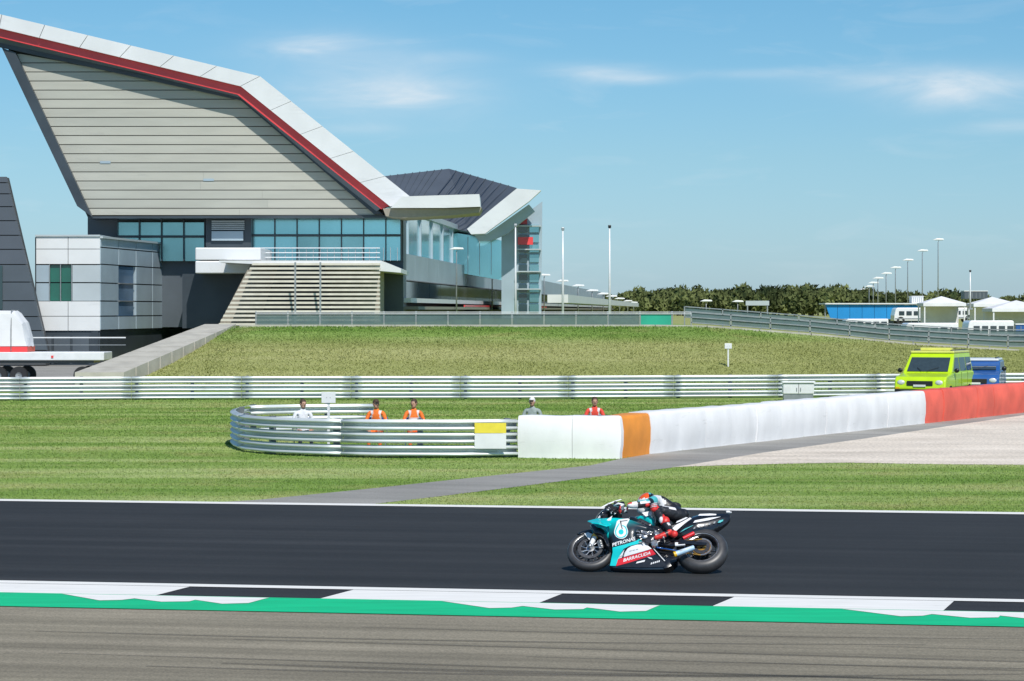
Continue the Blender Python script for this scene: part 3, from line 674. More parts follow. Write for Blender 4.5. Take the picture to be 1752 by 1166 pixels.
def dark_tower():
    B = empty('dark_tower', at(20, 610, 156), label='dark slate tower with leaning edge at the far left', cat='building'); inv = Vector(B.location)
    def par(o): o.parent = B; o.matrix_parent_inverse = Matrix.Translation(-inv); return o
    def xr(y): return 10 + (y - 300) / (570 - 300) * 64
    ys = [302, 313, 332, 354, 378, 403, 427, 453, 483, 515, 542, 566, 600]
    for y0, y1 in zip(ys, ys[1:]):
        for x0, x1 in ((-140, -52), (-51, None)):
            a = xr(y0) if x1 is None else x1; c = xr(y1) if x1 is None else x1
            par(ppoly('cladding_panel', [(x0, y0 + .8), (a, y0 + .8), (c, y1 - .8), (x0, y1 - .8)], 156, .3, M['roof_dark'] if y0 < 440 else M['charcoal']))
    par(ppoly('core', [(-140, 303), (8, 303), (78, 600), (78, 625), (-140, 625)], 156.3, 1.4, M['joint']))
    par(ppoly('doorway', [(-40, 455), (4, 455), (4, 530), (-40, 530)], 155.9, .1, M['glass_dark']))
dark_tower()

# ================================================================== BANK FURNITURE
def ramp():
    b = MB()
    lo = [gnd(128, 646, .05), gnd(205, 646, .05)]
    a0, a1 = at(128, 645, 110), at(212, 645, 110); c0, c1 = at(352, 561, 124.5), at(405, 561, 124.5)
    n = 10
    for i in range(n):
        t0, t1 = i / n, (i + 1) / n - .008
        p = [a0.lerp(c0, t0), a1.lerp(c1, t0), a1.lerp(c1, t1), a0.lerp(c0, t1)]
        q = MB(); q.prism([Vector(v) + Vector((0, 0, .18)) for v in p], (0, 0, -1.2)); o = q.build('slab', M['concrete']); parts.append(o)
parts = []
def finish_group(name, base, label, cat, ps, group=None):
    B = empty(name, base, label=label, cat=cat, group=group)
    for o in ps: o.parent = B; o.matrix_parent_inverse = Matrix.Translation(-Vector(base))
    return B
ramp(); finish_group('concrete_ramp', at(165, 640, 112), 'pale concrete ramp climbing the left edge of the grass bank', 'ramp', parts)

def bank_top():
    # white kerb along the top of the bank
    ps = []
    xs = [-12.6 + i * 2.4 for i in range(16)]
    for a, c in zip(xs, xs[1:]):
        b = MB(); za, zc = ridge(a), ridge(c)
        b.prism([(a + .02, 124.0, za - .05), (c - .02, 124.0, zc - .05), (c - .02, 124.0, zc + .10), (a + .02, 124.0, za + .10)], (0, .35, 0)); ps.append(b.build('kerb_stone', M['concrete']))
    finish_group('bank_kerb', (5, 124, 2.4), 'thin white kerb along the top of the grass bank', 'kerb', ps)
    ps = []
    x = -12.0; step = 1.5
    while x < 8.4:
        z0 = ridge(x)
        b = MB(); b.box2((x - .03, 125.97, z0), (x + .03, 126.03, z0 + .72)); ps.append(b.build('post', M['grey_metal']))
        if x + step < 8.6:
            green = 5.0 < x < 8.2
            b = MB(); b.box2((x + .04, 126.0, z0 + .06), (x + step - .04, 126.02, z0 + .62)); ps.append(b.build('panel', M['mesh_green'] if green else M['mesh_panel'], label='plain green banner panel' if green else None))
        x += step
    for z in (.68, .60):
        b = MB(); b.box2((-12, 125.94, 2.5 + z - .015), (8.4, 125.97, 2.5 + z + .015)); ps.append(b.build('rail', M['white_metal']))
    finish_group('bank_fence', (0, 126, 2.5), 'grey panelled railing on top of the grass bank below the hall', 'fence', ps)
    # descending rails on the right
    for k, (Y, dz, lab) in enumerate([(129, .0, 'nearer grey pedestrian barrier sloping down to the right of the bank'), (134, .25, 'farther grey pedestrian barrier sloping down behind the nearer one')]):
        ps = []; xs = [8.6 + i * 1.9 for i in range(12)]
        for a, c in zip(xs, xs[1:]):
            za, zc = ridge(a) + dz + .1, ridge(c) + dz + .1
            b = MB(); b.box2((a - .03, Y, za - .6), (a + .03, Y + .06, za + .62)); ps.append(b.build('post', M['grey_metal']))
            for h in (.58, .32, .06):
                b = MB(); b.prism([(a, Y, za + h), (c, Y, zc + h), (c, Y, zc + h + .05), (a, Y, za + h + .05)], (0, .05, 0)); ps.append(b.build('rail', M['grey_metal']))
            b = MB(); b.prism([(a + .05, Y + .06, za + .05), (c - .05, Y + .06, zc + .05), (c - .05, Y + .06, zc + .55), (a + .05, Y + .06, za + .55)], (0, .02, 0)); ps.append(b.build('panel', M['mesh_panel']))
        finish_group('pedestrian_barrier', (8.6, Y, 2.5), lab, 'barrier', ps, group='grey barriers on the falling end of the bank')
bank_top()

# masts
def mast(px, ytop, ybase, Y, label, w=.065, dark=False, group='slim white masts on the bank'):
    t = at(px, ytop, Y); bz = at(px, ybase, Y).z
    B = empty('mast', (t.x, Y, bz), label=label, cat='mast', group=group)
    b = MB(); b.tube([(0, 0, 0), (0, 0, (t.z - bz) * .5), (0, 0, t.z - bz)], [w, w * .8, w * .5], n=10); b.build('pole', M['white_metal'], B, smooth=True)
    b = MB(); b.box((0, 0, t.z - bz), (w * 2.2, w * 1.8, w * 2.2)); b.build('head', M['black_plastic'] if dark else M['grey_metal'], B, bevel=.02)
    b = MB(); b.box((0, 0, .06), (.35, .35, .12)); b.build('base_plate', M['grey_metal'], B)
mast(882, 386, 560, 128, 'slim white mast in front of the far pavilion, leftmost of three')
mast(963, 392, 560, 128, 'slim white mast in the middle of three right of the pavilion')
mast(1043, 388, 560, 128, 'slim white mast with dark head, rightmost of the three', dark=True)
mast(1660, 464, 530, 205, 'thin pole with a small dark head above the white marquees', w=.07, dark=True, group=None)

def lamp(px, py, Y, label, group, z0=2.5, proto={}, k=1.0):
    t = at(px, py, Y); hgt = t.z - z0
    B = empty('street_lamp', (t.x, Y, z0), label=label, cat='street lamp', group=group)
    b = MB(); b.tube([(0, 0, 0), (0, 0, hgt * .97), (.1, 0, hgt)], [.06 * k, .04 * k, .035 * k], n=8); b.build('pole', M['grey_metal'], B, smooth=True)
    b = MB(); w = .55 * k
    b.prism([(-w, -.22 * k, hgt), (-w * .3, -.22 * k, hgt + .16 * k), (w * .9, -.22 * k, hgt + .12 * k), (w, -.22 * k, hgt + .0)], (0, .44 * k, 0)); b.build('lamp_head', M['lamp_white'], B, bevel=.02)
    b = MB(); b.box((.1, 0, hgt - .02), (w * 1.2, .3 * k, .03)); b.build('diffuser', M['headlight'], B)
words = ['nearest', 'second', 'third', 'fourth', 'fifth', 'sixth', 'seventh', 'eighth', 'ninth', 'tenth', 'eleventh', 'twelfth', 'thirteenth', 'fourteenth']
G1 = [(781, 427), (842, 445), (891, 460), (931, 472), (962, 482), (989, 490), (1013, 498.5), (1032, 504), (1046, 508), (1060, 512), (1074, 516), (1084, 518.5), (1094, 521)]
for i, (x, y) in enumerate(G1):
    off = 1180 - x; Y = 200 * 400 / off
    lamp(x, y, Y, f'{words[i]} lamp from the left in the row receding along the long hall', 'street lamps receding along the hall', z0=2.4, k=min(2.4, Y / 230) if Y > 230 else 1)
G2 = [(1605, 411), (1578, 430), (1553, 446), (1532, 459), (1516, 469), (1502, 477), (1494, 485), (1487, 491), (1478, 496), (1471, 501)]
for i, (x, y) in enumerate(G2):
    Y = 30940 / (530 - y)
    lamp(x, y, Y, f'{words[i]} and {"tallest-looking" if i == 0 else "smaller"} lamp from the right in the row climbing over the wood', 'street lamps rising at the right', z0=1.3, k=min(2.6, Y / 260))
lamp(1208, 516, 240, 'single low lamp before the wood right of the green banner', None, z0=2.0)
lamp(1262, 517, 250, 'single low lamp beside the small gantry board', None, z0=2.0)

# gantry board, blue stand, marquees, motorhomes
def gantry():
    ps = []
    b = MB(); pbox(b, 1276, 515, 1316, 523, 232, .2); ps.append(b.build('board', M['pale_clad']))
    for x in (1279, 1313):
        b = MB(); pbox(b, x - 1, 523, x + 1, 556, 232.05, .12); ps.append(b.build('leg', M['grey_metal']))
    finish_group('gantry_sign', at(1296, 556, 232), 'small pale board on two legs in front of the wood', 'sign', ps)
gantry()
def blue_stand():
    ps = []; Y = 290
    xs = [1412 + i * 21 for i in range(10)]
    for a, c in zip(xs, xs[1:]):
        b = MB(); b.prism([at(a + .3, 521 + (a - 1412) * .012, Y), at(c - .3, 521 + (c - 1412) * .012, Y), at(c - .3, 546, Y), at(a + .3 + (9 if a == 1412 else 0), 546, Y)], (0, .3, 0)); ps.append(b.build('blue_panel', M['blue_board']))
    b = MB(); pbox(b, 1412, 519, 1601, 521, Y - .3, 6); ps.append(b.build('roof_edge', M['white_metal']))
    b = MB(); pbox(b, 1425, 547, 1601, 562, Y + .6, 5); ps.append(b.build('base', M['charcoal']))
    for x in xs: 
        b = MB(); pbox(b, x - .8, 521, x + .8, 562, Y + .4, .2); ps.append(b.build('post', M['grey_metal']))
    finish_group('blue_stand', at(1500, 562, Y), 'long low stand clad in bright blue in front of the wood', 'grandstand', ps)
blue_stand()
def marquee(x0, x1, ye, yp, yb, Y, label):
    ps = []; a = at(x0, ye, Y); c = at(x1, ye, Y); p = at((x0 + x1) / 2, yp, Y); w = c.x - a.x; z0 = at(x0, yb, Y).z
    b = MB(); cen = Vector(((a.x + c.x) / 2, Y + w / 2, p.z))
    e = .12
    b.add([(a.x - e, Y - e, a.z), (c.x + e, Y - e, a.z), (c.x + e, Y + w + e, a.z), (a.x - e, Y + w + e, a.z), tuple(cen),
           (a.x - e, Y - e, a.z - .25), (c.x + e, Y - e, a.z - .25), (c.x + e, Y + w + e, a.z - .25), (a.x - e, Y + w + e, a.z - .25)],
          [(0, 1, 4), (1, 2, 4), (2, 3, 4), (3, 0, 4), (0, 5, 6, 1), (1, 6, 7, 2), (2, 7, 8, 3), (3, 8, 5, 0)])
    ps.append(b.build('roof', M['canvas']))
    for x in (a.x, c.x):
        for y in (Y, Y + w):
            b = MB(); b.box2((x - .05, y - .05, z0), (x + .05, y + .05, a.z - .02)); ps.append(b.build('leg', M['white_metal']))
    b = MB(); b.box2((a.x + .1, Y + w - .3, z0), (c.x - .1, Y + w - .25, a.z - .2)); ps.append(b.build('rear_wall', M['canvas']))
    finish_group('marquee', (cen.x, Y + w / 2, z0), label, 'tent', ps, group='white marquees at the right')
marquee(1582, 1650, 519, 507, 566, 215, 'white peaked marquee at the right end of the blue stand')
marquee(1668, 1740, 520, 508, 566, 213, 'white peaked marquee near the right edge behind the coaches')
marquee(1700, 1795, 528, 514, 570, 200, 'white peaked marquee cut off by the right edge of the photo')
def coach(x0, x1, yt, yb, Y, label, dark=False):
    a = at(x0, yt, Y); c = at(x1, yb, Y); L_ = c.x - a.x; Hh = a.z - c.z
    B = empty('motorhome', ((a.x + c.x) / 2, Y + 1.2, c.z), label=label, cat='motorhome', group='white motorhomes parked beyond the bank')
    b = MB(); hl = L_ / 2
    prof = [(-hl, .35), (-hl, Hh * .55), (-hl * .93, Hh * .93), (-hl * .85, Hh), (hl * .97, Hh), (hl, Hh * .95), (hl, .35)]
    b.prism([(x, -1.2, z) for x, z in prof], (0, 2.4, 0)); b.build('body', M['white_gloss'], B, bevel=.06)
    for i in range(5):
        x = -hl * .8 + i * L_ * .18
        b = MB(); b.box((x + .3, -1.21, Hh * .68), (L_ * .13, .05, Hh * .24)); b.build('window', M['window_tint'], B)
    b = MB(); b.box((0, -1.21, Hh * .36), (L_ * .96, .04, .09)); b.build('side_stripe', M['grey_metal'], B)
    for x in (-hl * .68, hl * .62):
        for y in (-1.08, 1.08):
            b = MB(); b.lathe([(.36, -.12), (.36, .12), (.16, .13), (.16, -.13)], center=(x, y, .36), n=18); b.build('wheel', M['rubber'], B)
coach(1548, 1640, 553, 592, 168, 'long white motorhome behind the lime vehicle')
coach(1655, 1735, 549, 594, 171, 'white motorhome farther right behind the blue van')
coach(1530, 1600, 527, 556, 240, 'small distant white motorhome below the blue stand')
coach(1445, 1520, 546, 569, 225, 'low white motorhome half hidden by the grey barriers left of the others')
coach(1600, 1672, 527, 553, 236, 'distant white motorhome under the first marquee')
coach(1690, 1765, 526, 556, 228, 'distant white motorhome under the second marquee')
def crate(x0, x1, yt, yb, Y, m, label, nm='storage_box'):
    ps = []; a = at(x0, yt, Y); c = at(x1, yb, Y); w = c.x - a.x
    b = MB(); b.box2((a.x, Y, c.z), (c.x, Y + 2, a.z)); ps.append(b.build('body', m, bevel=.03))
    for k in range(1, 6):
        b = MB(); x = a.x + w * k / 6; b.box2((x - .02, Y - .03, c.z + .1), (x + .02, Y - .001, a.z - .1)); ps.append(b.build('rib', M['grey_metal']))
    b = MB(); b.box2((a.x - .03, Y - .05, a.z), (c.x + .03, Y + 2.05, a.z + .08)); ps.append(b.build('lid', M['white_metal']))
    finish_group(nm, ((a.x + c.x) / 2, Y + 1, c.z), label, 'container', ps)
crate(1632, 1655, 566, 590, 190, M['charcoal'], 'small charcoal container between the two nearest motorhomes')
crate(1738, 1790, 556, 592, 185, M['blue_paint'], 'dark blue container at the right edge behind the barriers')
crate(1650, 1690, 499, 512, 262, M['charcoal'], 'dark cabin rising between the marquee roofs')
crate(1560, 1580, 508, 519, 292, M['white_metal'], 'little white cabin above the blue stand roof')

# ================================================================== GUARDRAILS
def wprof():  # W-beam section: (outwards, z)
    return [(k, u * .36) for k, u in [(.0, .05), (.0, .09), (.135, .13), (.14, .27), (-.01, .36), (-.01, .59), (.135, .63), (.14, .77), (.0, .86), (.0, .90)]]
def rail_run(name, pts, label, cat, n_beams=3, h0=.03, pitch=.262, sc=.9, step=4.0, post_every=2.0, outward=-1):
    """pts: ground points. splits the run into beam lengths and posts"""
    P = [Vector((p.x, p.y, 0)) for p in pts]
    cum = [0]
    for a, b in zip(P, P[1:]): cum.append(cum[-1] + (b - a).length)
    def pos(s):
        s = max(0, min(cum[-1], s))
        for i in range(len(P) - 1):
            if s <= cum[i + 1] or i == len(P) - 2:
                t = (s - cum[i]) / max(1e-6, cum[i + 1] - cum[i]); return P[i].lerp(P[i + 1], t), (P[i + 1] - P[i]).normalized()
    ps = []; prof = wprof(); Lt = cum[-1]; s = 0
    while s < Lt - .05:
        e = min(Lt, s + step)
        for k in range(n_beams):
            z0 = h0 + k * pitch; vs = []; n = max(2, int((e - s) / .5) + 1); pk = pitch / .36 / (sc * .86)
            for i in range(n + 1):
                p, d = pos(s + (e - s - .012) * i / n); nn = Vector((d.y, -d.x, 0)) * (1 if outward < 0 else -1)
                for o_, z_ in prof: vs.append(p + nn * (o_ * .9) + Vector((0, 0, z0 + z_ * pk * sc * .86)))
            m_ = len(prof); b = MB()
            b.add(vs, [(i * m_ + j, (i + 1) * m_ + j, (i + 1) * m_ + j + 1, i * m_ + j + 1) for i in range(n) for j in range(m_ - 1)])
            me = b.mesh('beam'); o = link('beam', me, None, M['armco']); me.shade_smooth()
            sol = o.modifiers.new('s', 'SOLIDIFY'); sol.thickness = .006
            ps.append(o)
        s = e
    s = .2
    while s < Lt:
        p, d = pos(s); nn = Vector((d.y, -d.x, 0)) * (1 if outward < 0 else -1); c = p - nn * .10
        b = MB(); b.box(c + Vector((0, 0, (h0 + n_beams * pitch) / 2)), (.12, .12, h0 + n_beams * pitch - .02), Matrix.Rotation(math.atan2(d.y, d.x), 3, 'Z')); ps.append(b.build('post', M['post']))
        s += post_every
    mid = P[len(P) // 2]
    return finish_group(name, (mid.x, mid.y, 0), label, cat, ps)
far_pts = [gnd(x, y) for x, y in [(-160, 687.5), (0, 686.5), (300, 684.5), (600, 684), (900, 683.5), (1150, 682), (1300, 681), (1500, 679), (1700, 677), (1900, 676)]]
rail_run('guardrail', far_pts, 'long far guardrail of three stacked steel beams at the foot of the bank', 'guardrail', pitch=.285, post_every=2.0)
# near pen: front run, a rounded left end and a back run
f1 = [gnd(884, 783), gnd(780, 784.5), gnd(650, 784), gnd(540, 781.5), gnd(470, 778.5), gnd(425, 774)]
e0 = f1[-1]; bk = gnd(500, 747)
arc = [gnd(408, 768), gnd(402, 762), gnd(407, 756), gnd(425, 752)]
rail_run('guardrail', f1[:] + arc[:], 'near guardrail of three steel beams curving round the marshals at its left end', 'guardrail', pitch=.285, outward=1, sc=.88)
rail_run('guardrail', [gnd(425, 751.5), gnd(505, 749), gnd(640, 748)], 'short back run of guardrail behind the seated marshals', 'guardrail', pitch=.285, outward=-1)

# tyre barrier in wrapped lengths
def tyre_barrier():
    base = [(886, 783.5), (960, 785), (1060, 785.5), (1110, 777.5), (1290, 757.5), (1480, 736.5), (1752, 706.5), (1960, 687)]
    P = [gnd(*p) for p in base]; cum = [0]
    for a, b in zip(P, P[1:]): cum.append(cum[-1] + (b - a).length)
    def pos(s):
        for i in range(len(P) - 1):
            if s <= cum[i + 1] or i == len(P) - 2:
                t = (s - cum[i]) / (cum[i + 1] - cum[i]); return P[i].lerp(P[i + 1], t), (P[i + 1] - P[i]).normalized()
    ps = []; s = 0; rr = random.Random(4)
    def sof(px):  # arc length where the path reaches this photo column
        best = 0
        for i in range(2000):
            q = cum[-1] * i / 2000; p, d = pos(q)
            if CX + p.x * F / p.y < px: best = q
        return best
    so_, s1_, sr = sof(1066), sof(1112), sof(1583)
    cuts = [0]; 
    while cuts[-1] + 1.3 < so_: cuts.append(cuts[-1] + so_ / max(1, round(so_ / 1.2)))
    cuts = [c for c in cuts if c < so_ - .3] + [so_, s1_]
    n = round((sr - s1_) / 1.55); cuts += [s1_ + (sr - s1_) * (i + 1) / n for i in range(n)]
    n = round((cum[-1] - sr) / 1.6); cuts += [sr + (cum[-1] - sr) * (i + 1) / n for i in range(n)]
    for a, c in zip(cuts, cuts[1:]):
        m = M['belt_orange'] if abs(a - so_) < .05 else (M['belt_red'] if a >= sr - .05 else M['belt_white'])
        vs = []; n = 6; hh = .945 + rr.uniform(-.012, .012); off = rr.uniform(-.012, .012)
        prof = [(0, 0), (.0, .12), (.03, .3), (.035, .6), (.0, hh - .08), (-.03, hh - .015), (-.08, hh), (-.52, hh), (-.6, hh - .06), (-.6, 0)]
        for i in range(n + 1):
            t = i / n; p, d = pos(a + (c - a) * t * .994 + .003); nn = Vector((d.y, -d.x, 0)); bul = .018 * math.sin(math.pi * t) + off
            for o_, z_ in prof: vs.append(p + nn * (o_ + (bul if o_ > -.3 else 0)) + Vector((0, 0, z_ + (.006 * math.sin(7 * t + a) if z_ > .8 else 0))))
        k = len(prof); b = MB()
        b.add(vs, [(i * k + j, (i + 1) * k + j, (i + 1) * k + (j + 1) % k, i * k + (j + 1) % k) for i in range(n) for j in range(k)] + [tuple(range(k)), tuple(n * k + j for j in range(k))])
        o = b.build('belt_section', m, smooth=True, angle=50)
        if m is M['belt_orange']: o['label'] = 'orange section of the barrier'
        if m is M['belt_red']: o['label'] = 'red section of the barrier'
        ps.append(o)
        # stacked tyres show as dark tops behind the belt
    for i in range(int(cum[-1] / .62)):
        p, d = pos(i * .62 + .3); nn = Vector((d.y, -d.x, 0)); c = p - nn * .95
        b = MB(); b.lathe([(.16, .0), (.30, .0), (.31, .1), (.30, .2), (.31, .3), (.30, .4), (.31, .5), (.30, .6), (.31, .7), (.30, .8), (.28, .86), (.16, .86)], axis='z', center=c, n=12)
        ps.append(b.build('tyre_stack', M['rubber'], smooth=True))
    q = P[3]; finish_group('tyre_barrier', (q.x, q.y, 0), 'long belted tyre barrier, white with one orange section and a red far end', 'tyre barrier', ps)
tyre_barrier()

# board on the near guardrail: yellow over white
def rail_board():
    ps = []; Y = gnd(840, 784).y - .16
    b = MB(); pbox(b, 812, 724, 866, 741.5, Y, .02); ps.append(b.build('yellow_panel', mat('yellow_board', (.80, .66, .06), .5, noise=.05)))
    b = MB(); pbox(b, 812, 742, 866, 768, Y, .02); ps.append(b.build('white_panel', M['white_metal']))
    finish_group('rail_board', at(840, 768, Y), 'yellow and white board fixed on the near guardrail beside the tyre barrier', 'sign', ps)
rail_board()
def cabinet(px0, px1, y0, y1, Y, name, label, cat):
    ps = []; a = at(px0, y0, Y); c = at(px1, y1, Y)
    b = MB(); b.box2((a.x, Y, c.z + .12), (c.x, Y + .5, a.z - .06)); ps.append(b.build('body', M['white_metal'], bevel=.02))
    b = MB(); b.box2((a.x - .04, Y - .05, a.z - .055), (c.x + .04, Y + .56, a.z)); ps.append(b.build('lid', M['white_gloss'], bevel=.01))
    b = MB(); b.box2((a.x + .03, Y + .03, 0), (c.x - .03, Y + .47, c.z + .12)); ps.append(b.build('plinth', M['grey_metal']))
    b = MB(); b.box2(((a.x + c.x) / 2 - .006, Y - .012, c.z + .14), ((a.x + c.x) / 2 + .006, Y - .002, a.z - .07)); ps.append(b.build('door_gap', M['dark_alloy']))
    for s_ in (-1, 1):
        b = MB(); b.box(((a.x + c.x) / 2 + s_ * .07, Y - .02, (a.z + c.z) / 2), (.02, .03, .12)); ps.append(b.build('handle', M['grey_metal']))
    finish_group(name, ((a.x + c.x) / 2, Y + .25, 0), label, cat, ps)
cabinet(1340, 1393, 653, 680, 97, 'equipment_cabinet', 'white equipment cabinet before the far guardrail', 'cabinet')
def board_post(px, y0, y1, yb, Y, w, label):
    ps = []; B0 = at(px, y0, Y); g = terr(B0.x, Y)
    b = MB(); b.box2((B0.x - .03, Y + .02, g - .05), (B0.x + .03, Y + .08, B0.z)); ps.append(b.build('post', M['white_metal']))
    b = MB(); pbox(b, px - w, y0, px + w, y1, Y - .01, .03); ps.append(b.build('board', M['white_metal'], bevel=.005))
    for k in (-1, 1):
        b = MB(); b.box((B0.x + k * .04, Y - .015, (B0.z + at(px, y1, Y).z) / 2), (.015, .01, .015)); ps.append(b.build('bolt', M['grey_metal']))
    finish_group('marker_board', (B0.x, Y + .05, g), label, 'sign', ps)
board_post(562, 671, 690, 715, 62, 12, 'plain white board on a post among the marshals behind the near guardrail')
board_post(1246, 588, 597, 640, 113, 6, 'small white board on a post standing on the grass bank')

# ================================================================== PEOPLE
def skin_mesh(nodes, edges, sub=1, root=0):
    me = bpy.data.meshes.new('tmp'); me.from_pydata([n[:3] for n in nodes], edges, []); me.update()
    o = bpy.data.objects.new('tmp', me); COL.objects.link(o)
    bm = bmesh.new(); bm.from_mesh(me); ly = bm.verts.layers.skin.verify()
    bm.verts.ensure_lookup_table()
    for i, v in enumerate(bm.verts):
        r = nodes[i][3]; v[ly].radius = (r, nodes[i][4] if len(nodes[i]) > 4 else r); v[ly].use_root = (i == root)
    bm.to_mesh(me); bm.free()
    o.modifiers.new('skin', 'SKIN').use_smooth_shade = True
    s = o.modifiers.new('sub', 'SUBSURF'); s.levels = sub; s.render_levels = sub
    dg = bpy.context.evaluated_depsgraph_get(); dg.update()
    r = bpy.data.meshes.new_from_object(o.evaluated_get(dg))
    bpy.data.objects.remove(o); r.materials.clear(); return r
def merge(me, extra):
    """join an MB into a mesh, returns (mesh, index of the first extra face)"""
    vs = [tuple(v.co) for v in me.vertices]; fs = [tuple(p.vertices) for p in me.polygons]; n0 = len(fs); b = len(vs)
    vs += extra.v; fs += [tuple(i + b for i in f) for f in extra.f]
    r = bpy.data.meshes.new('body'); r.from_pydata(vs, [], fs); r.update(); r.shade_smooth(); return r, n0
def hand_nodes(nodes, edges, wrist, palm_dir, side, k=1.0, curl=.5):
    """five short finger chains rooted in the palm"""
    w = Vector(nodes[wrist][:3]); d = Vector(palm_dir).normalized(); sd = Vector(side).normalized(); dn = d.cross(sd).normalized()
    c = w + d * .055 * k; nodes.append((*c, .034 * k, .018 * k)); ci = len(nodes) - 1; edges.append((wrist, ci))
    return c, d, sd, dn
def fingers(b, c, d, sd, dn, k=1.0, mi=0):
    for i, ln in enumerate((.062, .074, .070, .055)):
        p0 = c + sd * (-.030 + .020 * i) * k + d * .015 * k; p1 = p0 + d * ln * .55 * k + dn * .008 * k; p2 = p1 + (d * .5 + dn * .8).normalized() * ln * .5 * k; p3 = p2 + (dn - d * .2).normalized() * .02 * k
        b.tube([p0, p1, p2, p3], [.0105 * k, .0098 * k, .009 * k, .006 * k], n=6, mi=mi)
    p0 = c - d * .025 * k - sd * .03 * k; p1 = p0 - sd * .026 * k + d * .02 * k + dn * .012 * k; p2 = p1 + d * .028 * k + dn * .012 * k
    b.tube([p0, p1, p2], [.013 * k, .0115 * k, .008 * k], n=6, mi=mi)

def seated(loc, rz, top, trous, label, banded=False, hat=None, lean=0.0, hair='hair', headturn=0):
    B = empty('person', loc, (0, 0, rz), label=label, cat='person')
    l = lean
    nodes = [(0, 0, .52, .15, .12), (0, .01 - l * .3, .68, .135, .105), (0, .0 - l * .7, .86, .155, .11), (0, -.0 - l, .99, .12, .085), (0, -.02 - l, 1.075, .055), (0, -.03 - l, 1.14, .055)]
    edges = [(0, 1), (1, 2), (2, 3), (3, 4), (4, 5)]
    ex = MB()
    for s in (-1, 1):
        i = len(nodes); nodes += [(s * .17, -l, 1.0, .062), (s * .25, -.04 - l, .80, .047), (s * .20, -.24 - l * .5, .64, .038), (s * .15, -.33 - l * .5, .605, .028)]
        edges += [(3, i), (i, i + 1), (i + 1, i + 2), (i + 2, i + 3)]
        j = len(nodes); nodes += [(s * .10, -.03, .50, .095), (s * .12, -.26, .50, .078), (s * .13, -.46, .49, .060), (s * .14, -.44, .28, .052), (s * .14, -.42, .10, .042), (s * .15, -.54, .045, .036), (s * .155, -.62, .035, .028)]
        edges += [(0, j)] + [(j + t, j + t + 1) for t in range(6)]
        w = Vector((s * .15, -.33 - l * .5, .605)); d = Vector((-s * .3, -.9, -.25)).normalized(); sd = Vector((-s, -.2, 0)).normalized()
        c = w + d * .05; ex.ball(c, (.036, .045, .018), nu=8, nv=6); fingers(ex, c, d, sd, Vector((0, 0, -1)))
    hc = Vector((0, -.045 - l, 1.22)); rot = Matrix.Rotation(headturn, 3, 'Z')
    ex.ball(hc, (.074, .092, .112), nu=16, nv=12, rot=rot)
    ex.ball(hc + rot @ Vector((0, -.02, -.06)), (.055, .066, .06), nu=12, nv=8)
    ex.ball(hc + rot @ Vector((0, -.095, -.012)), (.012, .018, .022), nu=8, nv=6)
    for s in (-1, 1):
        ex.ball(hc + rot @ Vector((s * .075, .0, -.005)), (.01, .02, .028), nu=8, nv=6)
    eyes0 = len(ex.f)
    for s in (-1, 1): ex.ball(hc + rot @ Vector((s * .028, -.086, .01)), (.010, .006, .006), nu=8, nv=4)
    ex.ball(hc + rot @ Vector((0, -.088, -.052)), (.022, .005, .005), nu=8, nv=4)
    me = skin_mesh(nodes, edges, 1); me, n0 = merge(me, ex)
    for m in (M['skin'], top, trous, M['band'], M['black_plastic']): me.materials.append(m)
    for i, p in enumerate(me.polygons):
        c = p.center
        if i >= n0: p.material_index = 4 if i >= n0 + eyes0 else 0
        elif c.z < .13: p.material_index = 4
        elif c.z > 1.09: p.material_index = 0
        elif c.z < .56 or (c.y < -.1 and abs(c.x) < .18 and c.z < .585): p.material_index = 2
        else:
            p.material_index = 1
            if banded and (.78 < c.z < .83): p.material_index = 3
            if banded and abs(c.x) > .08 and abs(c.x) < .125 and c.z > .83: p.material_index = 3
    link('body', me, B)
    hb = MB(); hb.ball(hc + rot @ Vector((0, .012, .022)), (.082, .098, .104), nu=16, nv=10, rot=rot)
    hm = hb.mesh('hair')
    bm = bmesh.new(); bm.from_mesh(hm)
    q = rot.inverted()
    kill = [f for f in bm.faces if (q @ (f.calc_center_median() - hc)).y < -.045 and (f.calc_center_median() - hc).z < .055 or (f.calc_center_median() - hc).z < -.045]
    bmesh.ops.delete(bm, geom=kill, context='FACES'); bm.to_mesh(hm); bm.free(); hm.shade_smooth()
    link('hair' if not hat else 'cap', hm, B, hat or M[hair])
    if hat:
        b = MB(); b.ball(hc + rot @ Vector((0, -.105, .055)), (.062, .06, .010), nu=12, nv=6); b.build('cap_peak', hat, B, smooth=True)
    B.scale = (.93, .93, .93); return B
def chair(loc, rz, label):
    B = empty('folding_chair', loc, (0, 0, rz), label=label, cat='chair', group='folding chairs of the marshals')
    b = MB(); b.box((0, 0, .40), (.44, .42, .03)); b.build('seat', M['blue_paint'], B, bevel=.01)
    b = MB(); b.box((0, .22, .68), (.44, .03, .26)); b.build('backrest', M['blue_paint'], B, bevel=.01)
    for x in (-.2, .2):
        for y0, y1 in ((-.2, .18), (.2, -.16)):
            b = MB(); b.tube([(x, y0, 0), (x, y1 * .9, .40)], .012, n=6); b.build('leg', M['alloy'], B)
        b = MB(); b.tube([(x, .2, .4), (x, .235, .82)], .012, n=6); b.build('back_post', M['alloy'], B)
cap_w = mat('white_cap', (.7, .7, .7), .8, noise=.05)
